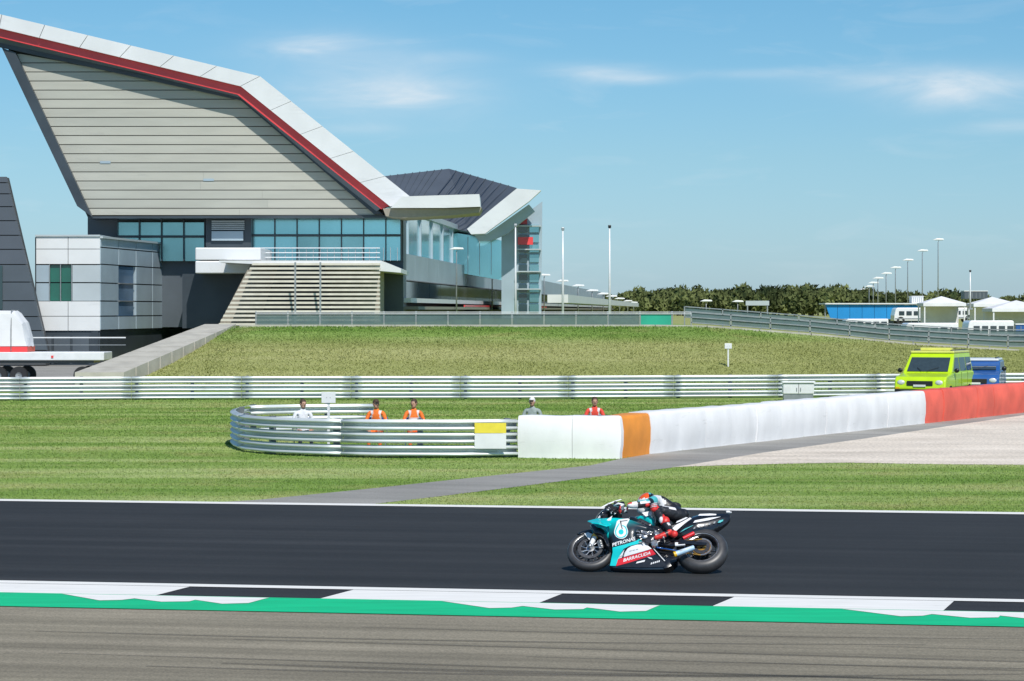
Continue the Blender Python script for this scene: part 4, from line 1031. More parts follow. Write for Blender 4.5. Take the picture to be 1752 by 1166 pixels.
for (px, Y, rz, top, tr, lab, kw) in [
    (518, 61.8, .25, M['shirt_white'], M['trouser'], 'brown haired person in a white shirt sitting behind the near guardrail', dict(headturn=.3)),
    (645, 61.9, -.1, M['suit_orange'], M['suit_orange'], 'marshal in orange suit with dark cap, left one of the orange pair', dict(banded=True, hat=M['hair'], lean=.10, headturn=.5)),
    (708, 62.0, .15, M['suit_orange'], M['suit_orange'], 'bare headed marshal in orange suit, right one of the orange pair', dict(banded=True, headturn=-.6, lean=-.03)),
    (911, 63.2, -.2, M['shirt_grey'], M['trouser'], 'person in grey green shirt and white cap above the end of the tyre barrier', dict(hat=cap_w)),
    (1016, 63.5, .1, M['suit_red'], M['suit_red'], 'marshal in red suit leaning forward behind the white tyre barrier', dict(banded=True, lean=.12))]:
    X = (px - CX) * Y / F
    dz = .0
    seated((X, Y, dz), rz, top, tr, lab, **kw); chair((X, Y + .06, 0), rz, 'blue folding chair under the ' + lab.split(' sitting')[0].split(',')[0].split(' above')[0].split(' leaning')[0])

# ================================================================== VEHICLES
def four_by_four(px, Y, rz, body, roof, label, name, cat, W_=1.8, L_=3.9, Ht=1.88, bar=True, z=0):
    c = at(px, 600, Y); B = empty(name, (c.x, Y + 1.6, z), (0, 0, rz), label=label, cat=cat)
    w = W_ / 2
    # lower body: side profile (y forward = -Y), lofted across the width with tucked-in sides
    low = [(-1.95, .42), (-1.98, .62), (-1.92, .88), (-1.80, 1.0), (-1.0, 1.10), (1.92, 1.12), (1.96, .9), (1.95, .42)]
    b = MB(); vs = []; st = [(-w, .96), (-w * 1.0, 1), (-w * .8, 1.0), (0, 1.012), (w * .8, 1.0), (w, 1), (w, .96)]
    st = [(-w, 0), (-w * .94, 1), (0, 1.5), (w * .94, 1), (w, 0)]
    for x, k in st:
        for y, zz in low: vs.append((x, y * (1 - .015 * (k == 0)), zz + (.02 * k if zz > 1 else 0)))
    n = len(low)
    b.add(vs, [(i * n + j, (i + 1) * n + j, (i + 1) * n + (j + 1) % n, i * n + (j + 1) % n) for i in range(4) for j in range(n)] + [tuple(range(n)), tuple(4 * n + j for j in range(n))])
    b.build('body', body, B, bevel=.03)
    cab = [(-1.02, 1.115), (-.42, Ht - .12), (-.3, Ht - .04), (1.78, Ht - .04), (1.9, 1.125)]
    b = MB(); n = len(cab); vs = []
    for x, k in ((-w * .96, 1), (w * .96, 1)):
        for y, zz in cab: vs.append((x * (1 - .12 * (zz - 1.12) / .7), y, zz))
    b.add(vs, [tuple(range(n)), tuple(range(2 * n - 1, n - 1, -1))] + [(j, j + n, (j + 1) % n + n, (j + 1) % n) for j in range(n)])
    b.build('cabin', body, B, bevel=.03)
    b = MB(); b.box((0, .72, Ht - .0), (W_ * .86, 2.15, .09)); b.build('roof', roof, B, bevel=.035)
    b = MB(); b.add([(-w * .80, -.995, 1.17), (w * .80, -.995, 1.17), (w * .76, -.46, Ht - .16), (-w * .76, -.46, Ht - .16), (-w * .80, -.96, 1.17), (w * .80, -.96, 1.17), (w * .76, -.42, Ht - .16), (-w * .76, -.42, Ht - .16)],
                    [(0, 1, 2, 3), (4, 7, 6, 5), (0, 4, 5, 1), (1, 5, 6, 2), (2, 6, 7, 3), (3, 7, 4, 0)]); b.build('windscreen', M['window_tint'], B)
    for s in (-1, 1):
        for y0, y1 in ((-.75, .1), (.18, .95), (1.03, 1.72)):
            b = MB(); x0 = s * w * .965; x1 = s * w * .885
            yy = y0 + (.42 if y0 < -.5 else 0)
            b.prism([(x0, y0, 1.18), (x0, y1, 1.18), (x1, y1, Ht - .18), (x1, yy, Ht - .18)], (-s * .03, 0, 0)); b.build('side_window', M['window_tint'], B)
        b = MB(); b.ball((s * w * .74, -1.93, .80), (.14, .05, .09)); b.build('headlight', M['headlight'], B, smooth=True)
        b = MB(); b.ball((s * (w + .1), -.85, 1.2), (.09, .05, .08)); b.build('mirror', M['black_plastic'], B, smooth=True)
        for y in (-1.25, 1.28):
            wh = MB(); wh.lathe([(.20, -.11), (.33, -.11), (.36, -.07), (.36, .07), (.33, .11), (.20, .11)], center=(s * (w - .1), y, .36), n=24, axis='x'); wo = wh.build('wheel', M['rubber'], B, smooth=True, angle=40)
            r_ = MB(); r_.lathe([(.02, .06), (.20, .08), (.20, -.08), (.02, -.06)], center=(s * (w - .1), y, .36), n=20, axis='x'); r_.build('rim', M['grey_metal'], wo)
    b = MB(); b.box((0, -1.998, .70), (W_ * .24, .02, .07)); b.build('number_plate', M['white_metal'], B)
    for k in (-1, 1):
        b = MB(); b.tube([(k * .1 - .1, -1.03, 1.19), (k * .1 + .28 * k, -.90, 1.30)], .009, n=5); b.build('wiper', M['black_plastic'], B)
        b = MB(); b.box((k * W_ * .43, -1.975, .62), (.14, .04, .06)); b.build('indicator', M['yellow'], B)
        b = MB(); b.tube([(k * W_ * .36, -.3, Ht + .07), (k * W_ * .36, 1.7, Ht + .07)], .018, n=6); b.build('roof_rail', M['black_plastic'], B)
        for y in (-.6, .18, 1.0):
            b = MB(); b.box((k * (W_ / 2 + .001), y, .82), (.008, .012, .62)); b.build('door_gap', M['plate_dark'], B)
        b = MB(); b.box((k * (W_ / 2 + .006), .3, .60), (.02, 2.5, .09)); b.build('side_moulding', M['black_plastic'], B)
    b = MB(); b.box((0, -1.965, .78), (W_ * .5, .05, .16)); b.build('grille', M['plate_dark'], B, bevel=.01)
    b = MB(); b.box((0, -1.99, .5), (W_ * .96, .12, .16)); b.build('bumper', M['black_plastic'], B, bevel=.03)
    if bar:
        b = MB(); b.box((0, .25, Ht + .1), (W_ * .62, .22, .1)); b.build('light_bar', M['pale_yellow'], B, bevel=.02)
    return B
four_by_four(1612, 92, R(-24), M['lime'], M['pale_yellow'], 'lime yellow rescue vehicle with pale yellow roof behind the red barrier', 'rescue_vehicle', 'off-road car', Ht=1.82)
four_by_four(1688, 95, R(-14), M['blue_paint'], M['white_gloss'], 'dark blue vehicle with white roof right of the lime one', 'support_van', 'van', W_=1.7, Ht=1.5, bar=False)

# flatbed trailer with a wrapped bundle, far left
def trailer():
    Y = 118; a = at(-30, 603, Y); c = at(178, 617, Y)
    B = empty('flatbed_trailer', ((a.x + c.x) / 2, Y + 1.2, 0), label='long white flatbed trailer parked at the far left behind the guardrail', cat='trailer')
    o = Vector(B.location)
    b = MB(); b.box2((a.x - o.x, -1.2, c.z), (c.x - o.x, 1.2, a.z)); b.build('deck', M['white_metal'], B, bevel=.03)
    b = MB(); b.box2((a.x - o.x + .2, -.9, c.z - .12), (c.x - o.x - .5, .9, c.z - .003)); b.build('chassis', M['dark_alloy'], B)
    for x in (-2.0, -1.1, 1.7):
        for y in (-1.0, 1.0):
            w = MB(); w.lathe([(.15, -.12), (.38, -.12), (.4, -.08), (.4, .08), (.38, .12), (.15, .12)], center=(x, y, .4), n=22); wo = w.build('wheel', M['rubber'], B, smooth=True, angle=40)
            r_ = MB(); r_.lathe([(.02, .05), (.16, .08), (.16, -.08), (.02, -.05)], center=(x, y, .4), n=16); r_.build('rim', M['grey_metal'], wo)
    for x in (-2.3, 0.4):
        b = MB(); b.box((x, -1.22, c.z + .16), (.1, .03, .1)); b.build('marker_light', M['red_clad'], B)
    # bundle on the deck
    t = at(-40, 532, Y + .3); d = at(48, 604, Y + .3)
    P = empty('wrapped_load', ((t.x + d.x) / 2, Y + 1.2, a.z), label='white sheeted load with red foot on the flatbed trailer at the far left', cat='load'); q = Vector(P.location)
    b = MB(); hw = (d.x - t.x) / 2; hh = t.z - a.z
    vs = []; N_ = 9
    prof = [(-hw, .25), (-hw * 1.02, hh * .5), (-hw * .9, hh * .86), (-hw * .6, hh), (hw * .45, hh * .99), (hw * .8, hh * .72), (hw * .95, hh * .35), (hw, .25)]
    for i in range(N_):
        y = -.95 + 1.9 * i / (N_ - 1); k = 1 - .06 * abs(2 * i / (N_ - 1) - 1) ** 3
        for j, (x, z) in enumerate(prof): vs.append((x * k + .03 * math.sin(3 * j + i), y, z * (k if z > .3 else 1) + .02 * math.sin(2 * i + j)))
    n = len(prof)
    b.add(vs, [(i * n + j, (i + 1) * n + j, (i + 1) * n + (j + 1) % n, i * n + (j + 1) % n) for i in range(N_ - 1) for j in range(n)] + [tuple(range(n)), tuple((N_ - 1) * n + j for j in range(n))])
    b.build('sheet', M['canvas'], P)
    b = MB(); b.box((0, 0, .125), (hw * 1.96, 1.9, .235)); b.build('skirt', M['red_clad'], P)
    for x in (-.5, .4):
        b = MB(); b.tube([(x, -1.0, .05), (x, -.99, hh * .6), (x, -.9, hh + .03), (x, .9, hh + .03), (x, 1.0, .05)], .02, n=6); b.build('strap', M['post'], P)
trailer()
# ================================================================== MOTORCYCLE AND RIDER
LEAN = R(42)
CON = gnd(1202, 984)                              # rear contact point
YAW = math.pi - TA
MROOT = Matrix.Translation(CON + Vector((0, 0, .03))) @ Euler((LEAN, 0, YAW)).to_matrix().to_4x4()
MINV = MROOT.inverted(); CAMP = Vector((0, 0, H))
def BL(px, py, y):
    """motorcycle coordinates of the point seen at a photo position, lying y metres left of the centre plane"""
    o = MINV @ CAMP; d = (MINV.to_3x3() @ (at(px, py, 30) - CAMP)); t = (y - o.y) / d.y; return o + d * t
def q(X, Y_): return 940 + X / 5.153, 820 + Y_ / 5.153
def QL(X, Y_, y): return BL(*q(X, Y_), y)
BIKE = empty('racing_motorcycle', CON + Vector((0, 0, .03)), (LEAN, 0, YAW), label='teal, black and white racing motorcycle leaning over on the race track', cat='motorcycle')
def in_poly(p, poly):
    r = False; n = len(poly); j = n - 1
    for i in range(n):
        xi, yi = poly[i]; xj, yj = poly[j]
        if (yi > p[1]) != (yj > p[1]) and p[0] < (xj - xi) * (p[1] - yi) / (yj - yi) + xi: r = not r
        j = i
    return r
def dist_poly(p, poly):
    best = 1e9; n = len(poly)
    for i in range(n):
        a = poly[i]; b = poly[(i + 1) % n]; dx, dy = b[0] - a[0], b[1] - a[1]; L2 = dx * dx + dy * dy + 1e-12
        t = max(0, min(1, ((p[0] - a[0]) * dx + (p[1] - a[1]) * dy) / L2)); best = min(best, math.hypot(p[0] - a[0] - dx * t, p[1] - a[1] - dy * t))
    return best
def smooth_poly(poly, it=2):
    for _ in range(it):
        r = []
        for i in range(len(poly)):
            a = poly[i]; b = poly[(i + 1) % len(poly)]; r += [(a[0] * .75 + b[0] * .25, a[1] * .75 + b[1] * .25), (a[0] * .25 + b[0] * .75, a[1] * .25 + b[1] * .75)]
        poly = r
    return poly
def tess(poly, step):
    """fill a 2D polygon with an even triangle mesh; returns verts2d, faces, boundary count"""
    bd = []
    for i in range(len(poly)):
        a = poly[i]; b = poly[(i + 1) % len(poly)]; L_ = math.hypot(b[0] - a[0], b[1] - a[1]); n = max(1, int(L_ / step))
        bd += [(a[0] + (b[0] - a[0]) * k / n, a[1] + (b[1] - a[1]) * k / n) for k in range(n)]
    xs = [p[0] for p in bd]; ys = [p[1] for p in bd]; pts = []
    y = min(ys); row = 0
    while y < max(ys):
        x = min(xs) + (step / 2 if row % 2 else 0)
        while x < max(xs):
            if in_poly((x, y), bd) and dist_poly((x, y), bd) > step * .45: pts.append((x, y))
            x += step
        y += step * .87; row += 1
    al = bd + pts; n = len(bd)
    r = delaunay_2d_cdt([Vector(p) for p in al], [], [list(range(n))], 1, 1e-7)
    return [tuple(v) for v in r[0]], [tuple(f) for f in r[2]], r[1]
# fairing side surface: half width as a function of height and length in motorcycle coordinates
def fair_y(x, z):
    pts = [(.0, .06), (.10, .085), (.25, .165), (.42, .215), (.60, .262), (.75, .272), (.88, .235), (1.0, .17), (1.2, .06)]
    w = pts[0][1] if z < 0 else pts[-1][1]
    for (a, wa), (b, wb) in zip(pts, pts[1:]):
        if a <= z <= b: t = (z - a) / (b - a); t = t * t * (3 - 2 * t) * .5 + t * .5; w = wa + (wb - wa) * t
    k = 1.0
    if x > 1.05: k = max(.45, 1 - ((x - 1.05) / .50) ** 2 * .75)
    if x < .75: k = 1 - (.75 - x) * .35
    return w * k
def on_fair(X, Y_, off=0):
    y = .2
    for _ in range(14): p = QL(X, Y_, y); y = y * .4 + (fair_y(p.x, p.z) + off) * .6
    return QL(X, Y_, y)
def const_y(v):
    def f(X, Y_, off=0): return QL(X, Y_, v + off)
    return f
def patch(name, poly, m, parent, surf=on_fair, off=.003, step=14, it=0, label=None):
    if it: poly = smooth_poly(poly, it)
    v, f, _ = tess(poly, step); me = bpy.data.meshes.new(name); me.from_pydata([tuple(surf(x, y, off)) for x, y in v], [], f); me.update()
    bm = bmesh.new(); bm.from_mesh(me)
    for fc in bm.faces:
        if fc.normal.y < 0: fc.normal_flip()
    bm.to_mesh(me); bm.free(); me.shade_smooth(); o = link(name, me, parent, m)
    if label: o['label'] = label
    return o
def hull(name, poly, m, parent, surf, step=16, it=1, edge=18, drop=.25, label=None, shell=None, mirror=True):
    """closed body: left skin over the outline, its mirror on the right, a rim joining them"""
    poly = smooth_poly(poly, it); v2, f2, _ = tess(poly, step); pts = []
    for x, y in v2:
        p = surf(x, y); d = dist_poly((x, y), poly); k = 1 - drop * math.exp(-(d / edge) ** 1.3)
        pts.append(Vector((p.x, p.y * k, p.z)))
    me = bpy.data.meshes.new(name); n = len(pts)
    v = pts + [Vector((p.x, -p.y, p.z)) for p in pts]
    from collections import Counter
    ec = Counter()
    for f in f2:
        for i in range(len(f)): ec[frozenset((f[i], f[(i + 1) % len(f)]))] += 1
    rim = [tuple(e) for e, c in ec.items() if c == 1]
    fs = list(f2) + [tuple(i + n for i in f) for f in f2] + [(a, b, b + n, a + n) for a, b in rim]
    me.from_pydata([tuple(p) for p in v], [], fs); me.update()
    bm = bmesh.new(); bm.from_mesh(me); bmesh.ops.recalc_face_normals(bm, faces=bm.faces); bm.to_mesh(me); bm.free(); me.shade_smooth()
    o = link(name, me, parent, m)
    try: me.set_sharp_from_angle(angle=R(55))
    except Exception: pass
    if label: o['label'] = label
    return o
# --- wheels
def wheel(name, ax, Rr, tw, front):
    """ax: axle in motorcycle coordinates"""
    hw = tw / 2; rb = Rr - tw * .52
    prof = []
    for i in range(17):
        g = -math.pi / 2 * 1.08 + math.pi * 1.08 * i / 16
        prof.append((rb + (Rr - rb) * max(-.05, math.cos(g)) ** .85 if math.cos(g) > 0 else rb - .004, hw * math.sin(g)))
    prof += [(rb - .02, hw * .72), (rb - .02, -hw * .72)]
    W_ = empty(name, ax); W_.parent = BIKE
    b = MB(); b.lathe(prof, n=64); b.build('tyre', M['tyre'], W_, smooth=True, angle=50)
    b = MB(); rr_ = rb - .012
    b.lathe([(rr_ + .008, -hw * .80), (rr_ + .010, -hw * .70), (rr_ - .016, -hw * .55), (rr_ - .022, 0), (rr_ - .016, hw * .55), (rr_ + .010, hw * .70), (rr_ + .008, hw * .80), (rr_ - .014, hw * .84), (rr_ - .034, hw * .55), (rr_ - .034, -hw * .55), (rr_ - .014, -hw * .84)], n=56)
    for k in range(7):
        g = 2 * math.pi * k / 7 + .2
        a = Vector((.03 * math.cos(g), 0, .03 * math.sin(g))); c = Vector((rr_ * .985 * math.cos(g + .16), 0, rr_ * .985 * math.sin(g + .16)))
        b.tube([a, (a + c) / 2, c], [.018, .013, .017], n=6)
    b.lathe([(.012, -hw * .8), (.034, -hw * .8), (.038, 0), (.034, hw * .8), (.012, hw * .8)], n=20)
    b.build('rim', M['dark_alloy'], W_, smooth=True, angle=40)
    b = MB(); b.lathe([(rr_ + .012, hw * .90), (rr_ + .003, hw * .93), (rr_ - .006, hw * .90), (rr_ + .002, hw * .80)], n=64); b.build('rim_edge', M['alloy'], W_, smooth=True)
    return W_, rr_
FA = BL(1010.5, 948.5, 0.0); RA = BL(1201, 946, 0.0)
FR = .302; RR = .328
FA.z = FR; RA.z = RR
fw, frr = wheel('front_wheel', FA, FR, .125, True)
rw, rrr = wheel('rear_wheel', RA, RR, .195, False)
for s in (1, -1):
    b = MB(); b.lathe([(.118, s * .060), (.160, s * .060), (.160, s * .067), (.118, s * .067)], n=48)
    b.build('brake_disc', M['disc'], fw)
    b = MB(); b.lathe([(.025, s * .056), (.055, s * .058), (.055, s * .064), (.025, s * .068)], n=24)
    for k in range(9):
        g = k * math.pi / 4.5; b.tube([(.05 * math.cos(g), s * .062, .05 * math.sin(g)), (.12 * math.cos(g + .2), s * .064, .12 * math.sin(g + .2))], .007, n=6); b.ball((.121 * math.cos(g + .2), s * .068, .121 * math.sin(g + .2)), .010, nu=6, nv=4)
    b.build('disc_carrier', M['alloy'], fw)
b = MB(); b.lathe([(.02, .0), (.115, .0), (.118, .012), (.02, .016)], center=(0, .075, 0), n=40); b.build('sprocket', M['gold'], rw)
b = MB(); b.lathe([(.06, .094), (.108, .094), (.108, .099), (.06, .099)], n=36)
for k in range(14):
    g = k * math.pi / 7; b.ball((.085 * math.cos(g), .097, .085 * math.sin(g)), .007, nu=6, nv=4)
b.build('sprocket_carrier', M['dark_alloy'], rw)
b = MB(); b.lathe([(.05, -.07), (.11, -.07), (.11, -.076), (.05, -.076)], n=36); b.build('brake_disc', M['disc'], rw)
# --- front fork and mudguard
HT = QL(560, 250, 0.0)
fd = (HT - FA).normalized()
for s in (1, -1):
    o_ = Vector((0, s * .105, 0)); a = FA + o_ * .95
    F_ = MB(); F_.tube([a - fd * .02, a + fd * .08, a + fd * .30], [.026, .031, .028], n=14); fo = F_.build('fork_leg', M['white_gloss'], BIKE, smooth=True)
    b = MB(); b.tube([a + fd * .15, a + fd * .215], .040, n=16); b.build('fork_collar', M['yellow'], fo, smooth=True)
    b = MB(); b.tube([a + fd * .30, a + fd * .52], [.027, .030], n=14); b.build('fork_tube', M['dark_alloy'], fo, smooth=True)
    b = MB(); b.tube([FA + Vector((0, s * .075, 0)), FA + Vector((0, s * .135, 0))], [.03, .022], n=14); b.build('axle_clamp', M['alloy'], fo, smooth=True)
    # caliper behind the fork leg
    cc = FA + Vector((-.125, s * .082, .035)); b = MB(); b.box(cc, (.060, .06, .125), Euler((0, R(18), 0)).to_matrix()); b.box(cc + Vector((-.01, s * .035, .0)), (.042, .02, .10), Euler((0, R(18), 0)).to_matrix())
    for k in (-.04, 0, .04): b.tube([cc + Vector((-.008 + k * .3, s * .035, k)), cc + Vector((-.008 + k * .3, s * .052, k))], .016, n=10)
    b.build('brake_caliper', M['alloy'], BIKE, bevel=.006)
    b = MB(); b.tube([cc + Vector((0, s * .03, .06)), cc + Vector((.02, s * .04, .14)), a + fd * .30 + Vector((-.03, s * .01, 0)), a + fd * .45 + Vector((-.02, 0, 0))], .007, n=6); b.build('brake_hose', M['black_plastic'], BIKE, smooth=True)
b = MB()
for s in (1, -1):   # white carbon blade beside the tyre
    b.add([tuple(FA + Vector((x, s * (.072 + w), z))) for x, z, w in ((.02, .10, .02), (.10, .21, .008), (.05, .235, .006), (-.01, .20, .012))] + [tuple(FA + Vector((x, s * (.082 + w), z))) for x, z, w in ((.02, .10, .02), (.10, .21, .008), (.05, .235, .006), (-.01, .20, .012))],
          [(0, 1, 2, 3), (7, 6, 5, 4), (0, 4, 5, 1), (1, 5, 6, 2), (2, 6, 7, 3), (3, 7, 4, 0)])
b.build('fork_guard', M['white_gloss'], BIKE, bevel=.004)
b = MB(); vs = []; n = 16
for i in range(n + 1):
    g = R(52) + R(80) * i / n
    for w, dr in ((-.075, -.055), (-.062, -.012), (-.03, .012), (0, .018), (.03, .012), (.062, -.012), (.075, -.055)):
        r_ = FR + .006 + dr; vs.append(tuple(FA + Vector((r_ * math.cos(g), w, r_ * math.sin(g)))))
b.add(vs, [(i * 7 + j, (i + 1) * 7 + j, (i + 1) * 7 + j + 1, i * 7 + j + 1) for i in range(n) for j in range(6)])
mo = b.build('front_mudguard', M['carbon'], BIKE, smooth=True); sm = mo.modifiers.new('s', 'SOLIDIFY'); sm.thickness = .004
# --- fairing
FO = [(436, 322), (520, 310), (600, 308), (700, 322), (780, 350), (850, 384), (900, 400), (935, 425), (900, 455), (800, 465), (772, 478), (790, 520), (850, 560), (905, 605), (960, 670), (1045, 755), (1035, 782), (1000, 790), (800, 790), (640, 782), (530, 770), (540, 700), (552, 640), (546, 575), (520, 505), (484, 440), (440, 395)]
mfair = bpy.data.materials.new('fairing_paint'); mfair.use_nodes = True
def fair_paint():
    nt = mfair.node_tree; b = nt.nodes['Principled BSDF']; N = nt.nodes.new; L = nt.links.new
    tc = N('ShaderNodeTexCoord'); sp = N('ShaderNodeSeparateXYZ'); L(tc.outputs['Object'], sp.inputs[0])
    # the paint itself fades from teal at the nose to near black amidships
    a = N('ShaderNodeMath'); a.operation = 'MULTIPLY'; L(sp.outputs[0], a.inputs[0]); a.inputs[1].default_value = .42
    c = N('ShaderNodeMath'); c.operation = 'MULTIPLY_ADD'; L(sp.outputs[2], c.inputs[0]); c.inputs[1].default_value = 1.0; L(a.outputs[0], c.inputs[2])
    nz = N('ShaderNodeTexNoise'); nz.inputs['Scale'].default_value = 5; L(tc.outputs['Object'], nz.inputs[0])
    d = N('ShaderNodeMath'); d.operation = 'MULTIPLY_ADD'; L(nz.outputs[0], d.inputs[0]); d.inputs[1].default_value = .10; L(c.outputs[0], d.inputs[2])
    m = N('ShaderNodeMapRange'); m.inputs[1].default_value = FG0; m.inputs[2].default_value = FG1; L(d.outputs[0], m.inputs[0])
    cr = N('ShaderNodeValToRGB'); cr.color_ramp.elements[0].color = (.012, .022, .032, 1); cr.color_ramp.elements[1].color = (0, .58, .59, 1); e = cr.color_ramp.elements.new(.5); e.color = (.004, .19, .21, 1)
    L(m.outputs[0], cr.inputs[0]); L(cr.outputs[0], b.inputs['Base Color']); b.inputs['Roughness'].default_value = .3; b.inputs['Coat Weight'].default_value = .6; b.inputs['Coat Roughness'].default_value = .06
p1 = on_fair(600, 345); p2 = on_fair(600, 470)
FG1 = .42 * p1.x + p1.z + .05; FG0 = FG1 - .22
fair_paint()
FAIR = hull('fairing', FO, mfair, BIKE, on_fair, step=15, it=1, edge=22, drop=.30)
patch('side_panel', [(556, 604), (660, 578), (765, 545), (792, 528), (826, 558), (780, 572), (700, 592), (655, 615), (628, 660), (584, 766), (534, 764), (546, 700), (558, 645)], M['teal_paint'], FAIR, step=16)
patch('side_panel', [(690, 602), (760, 582), (838, 565), (872, 590), (902, 614), (820, 640), (720, 668), (606, 702), (630, 662), (660, 622)], M['white_gloss'], FAIR, off=.004)
patch('stripe', [(604, 706), (720, 672), (820, 644), (905, 618), (938, 662), (820, 700), (700, 738), (588, 768)], M['red_gloss'], FAIR, off=.0045)
patch('intake_edge', [(636, 700), (662, 620), (690, 596), (740, 580), (690, 612), (664, 648), (655, 690)], M['carbon'], FAIR, off=.006, step=10)
patch('side_panel', [(592, 772), (700, 742), (820, 704), (940, 668), (1030, 752), (1000, 775), (800, 780), (640, 776)], M['carbon'], FAIR, off=.004)
patch('edge_line', [(907, 604), (913, 603), (1022, 722), (1014, 724)], M['white_gloss'], FAIR, off=.008, step=10)
# emblem
E = patch('emblem', [(597, 362), (640, 352), (710, 346), (700, 372), (676, 414), (690, 440), (695, 470), (682, 505), (655, 525), (622, 527), (590, 512), (570, 480), (572, 450), (585, 412)], M['white_gloss'], FAIR, off=.007, step=9, it=1)
patch('emblem_ring', [(612, 392), (622, 388), (600, 430), (588, 460), (592, 490), (610, 508), (636, 512), (662, 500), (678, 476), (676, 448), (664, 424), (640, 410), (644, 404), (672, 418), (686, 446), (688, 480), (668, 510), (636, 521), (604, 515), (582, 492), (578, 458), (592, 422)], M['teal_paint'], FAIR, off=.0085, step=7)
patch('emblem_dot', [(632 + 23 * math.cos(k * math.pi / 8), 466 + 23 * math.sin(k * math.pi / 8)) for k in range(16)], M['teal_paint'], FAIR, off=.0088, step=8)
patch('emblem_stroke', [(620, 364), (628, 368), (690, 362), (688, 368), (634, 375), (636, 400), (646, 440), (640, 442), (628, 404)], M['black_plastic'], FAIR, off=.0092, step=7)
patch('flash_mark', [(486, 372), (556, 322), (540, 366)], M['white_gloss'], FAIR, off=.005)
patch('flash_mark', [(424, 345), (446, 318), (450, 340)], M['white_gloss'], FAIR, off=.012)
# lettering
def lettering(txt, x0, y0, x1, y1, hq, m, parent, surf=on_fair, off=.006, bold=.03, name='lettering', label=None, shear=.15):
    cu = bpy.data.curves.new('t', 'FONT'); cu.body = txt; cu.size = 1; cu.offset = bold * .7; cu.resolution_u = 3; cu.shear = shear
    o = bpy.data.objects.new('t', cu); COL.objects.link(o); dg = bpy.context.evaluated_depsgraph_get(); dg.update()
    me = bpy.data.meshes.new_from_object(o.evaluated_get(dg)); bpy.data.objects.remove(o)
    xs = [v.co.x for v in me.vertices]; ys = [v.co.y for v in me.vertices]; a, c = min(xs), max(xs); d, e = min(ys), max(ys)
    for v in me.vertices:
        u = (v.co.x - a) / (c - a); w = (v.co.y - d) / (e - d)
        v.co = surf(x0 + (x1 - x0) * u - (y0 - y1) / (x1 - x0) * 0, y0 + (y1 - y0) * u - hq * w, off)
    me.update(); bm = bmesh.new(); bm.from_mesh(me); bmesh.ops.triangulate(bm, faces=bm.faces)
    for fc in bm.faces:
        if fc.normal.y < 0: fc.normal_flip()
    bm.to_mesh(me); bm.free(); me.materials.clear(); ob = link(name, me, parent, m)
    if label: ob['label'] = label
    return ob
lettering('PETRONAS', 556, 596, 756, 538, 31, M['white_gloss'], FAIR, off=.008, bold=.035, shear=0)
lettering('BARRACUDA', 652, 731, 892, 664, 29, M['white_gloss'], FAIR, off=.009, bold=.035)
patch('sticker', [(762, 745), (772, 730), (845, 712), (838, 728)], M['white_gloss'], FAIR, off=.008)
patch('sticker', [(862, 686), (900, 694), (910, 708), (880, 700)], M['white_gloss'], FAIR, off=.008)
for k in range(5): patch('sticker', [(892 + k * 17, 754 - k * 5), (896 + k * 17, 738 - k * 5), (906 + k * 17, 735 - k * 5), (902 + k * 17, 751 - k * 5)], M['white_gloss'], FAIR, off=.008, step=8)
for k in range(3): patch('sticker', [(705 + k * 28, 640 - k * 7), (705 + k * 28, 634 - k * 7), (726 + k * 28, 628 - k * 7), (726 + k * 28, 634 - k * 7)], M['grey_metal'], FAIR, off=.008, step=8)
for k in range(5): patch('vent_slot', [(612 + k * 9, 694 - k * 3), (618 + k * 9, 680 - k * 4), (622 + k * 9, 680 - k * 4), (617 + k * 9, 693 - k * 3)], M['grey_metal'], FAIR, off=.008, step=8)
# nose, winglet and screen
def nose_y(v0):
    def f(X, Y_, off=0):
        y = .1
        for _ in range(8):
            p = QL(X, Y_, y); t = max(0, min(1, (1.62 - p.x) / .34)); y = (.03 + .19 * t ** .6) * max(.3, min(1, (1.13 - p.z) / .22)) + off
        return QL(X, Y_, y)
    return f
hull('nose_cowl', [(352, 378), (400, 352), (440, 322), (520, 320), (560, 400), (520, 500), (478, 440), (440, 470), (395, 470), (365, 420)], M['teal_paint'], BIKE, nose_y(0), step=14, it=1, edge=20, drop=.35)
hull('air_intake', [(356, 386), (420, 396), (470, 432), (500, 480), (530, 560), (515, 600), (480, 500), (446, 476), (398, 478), (372, 430)], M['carbon'], BIKE, nose_y(0), step=14, it=1, edge=14, drop=.1)
def winglet(s):
    P = [QL(338, 368, .26), QL(430, 345, .20), QL(500, 352, .235), QL(545, 398, .30), QL(505, 412, .34), QL(440, 392, .38), QL(372, 380, .34)]
    P = [Vector((p.x, s * p.y, p.z)) for p in P]; b = MB(); dn = Vector((0, 0, -.014))
    n = len(P); c = sum(P, Vector()) / n + Vector((0, 0, .012)); b.add(P + [p + dn for p in P] + [c, c + dn], [(i, (i + 1) % n, 2 * n) for i in range(n)] + [((i + 1) % n + n, i + n, 2 * n + 1) for i in range(n)] + [(i, i + n, (i + 1) % n + n, (i + 1) % n) for i in range(n)])
    b.build('winglet', M['teal_paint'], BIKE)
winglet(1); winglet(-1)
hull('windscreen', [(392, 352), (402, 306), (440, 262), (500, 222), (560, 196), (630, 176), (665, 182), (640, 196), (570, 226), (520, 262), (500, 322), (440, 326)], M['screen'], BIKE, lambda X, Y_, off=0: QL(X, Y_, .16 - .00028 * (X - 390)), step=13, it=1, edge=20, drop=.5)
patch('screen_edge', [(455, 246), (520, 212), (580, 190), (630, 176), (640, 180), (585, 198), (525, 222), (462, 254)], M['white_gloss'], BIKE, surf=const_y(.07), off=.03, step=12)
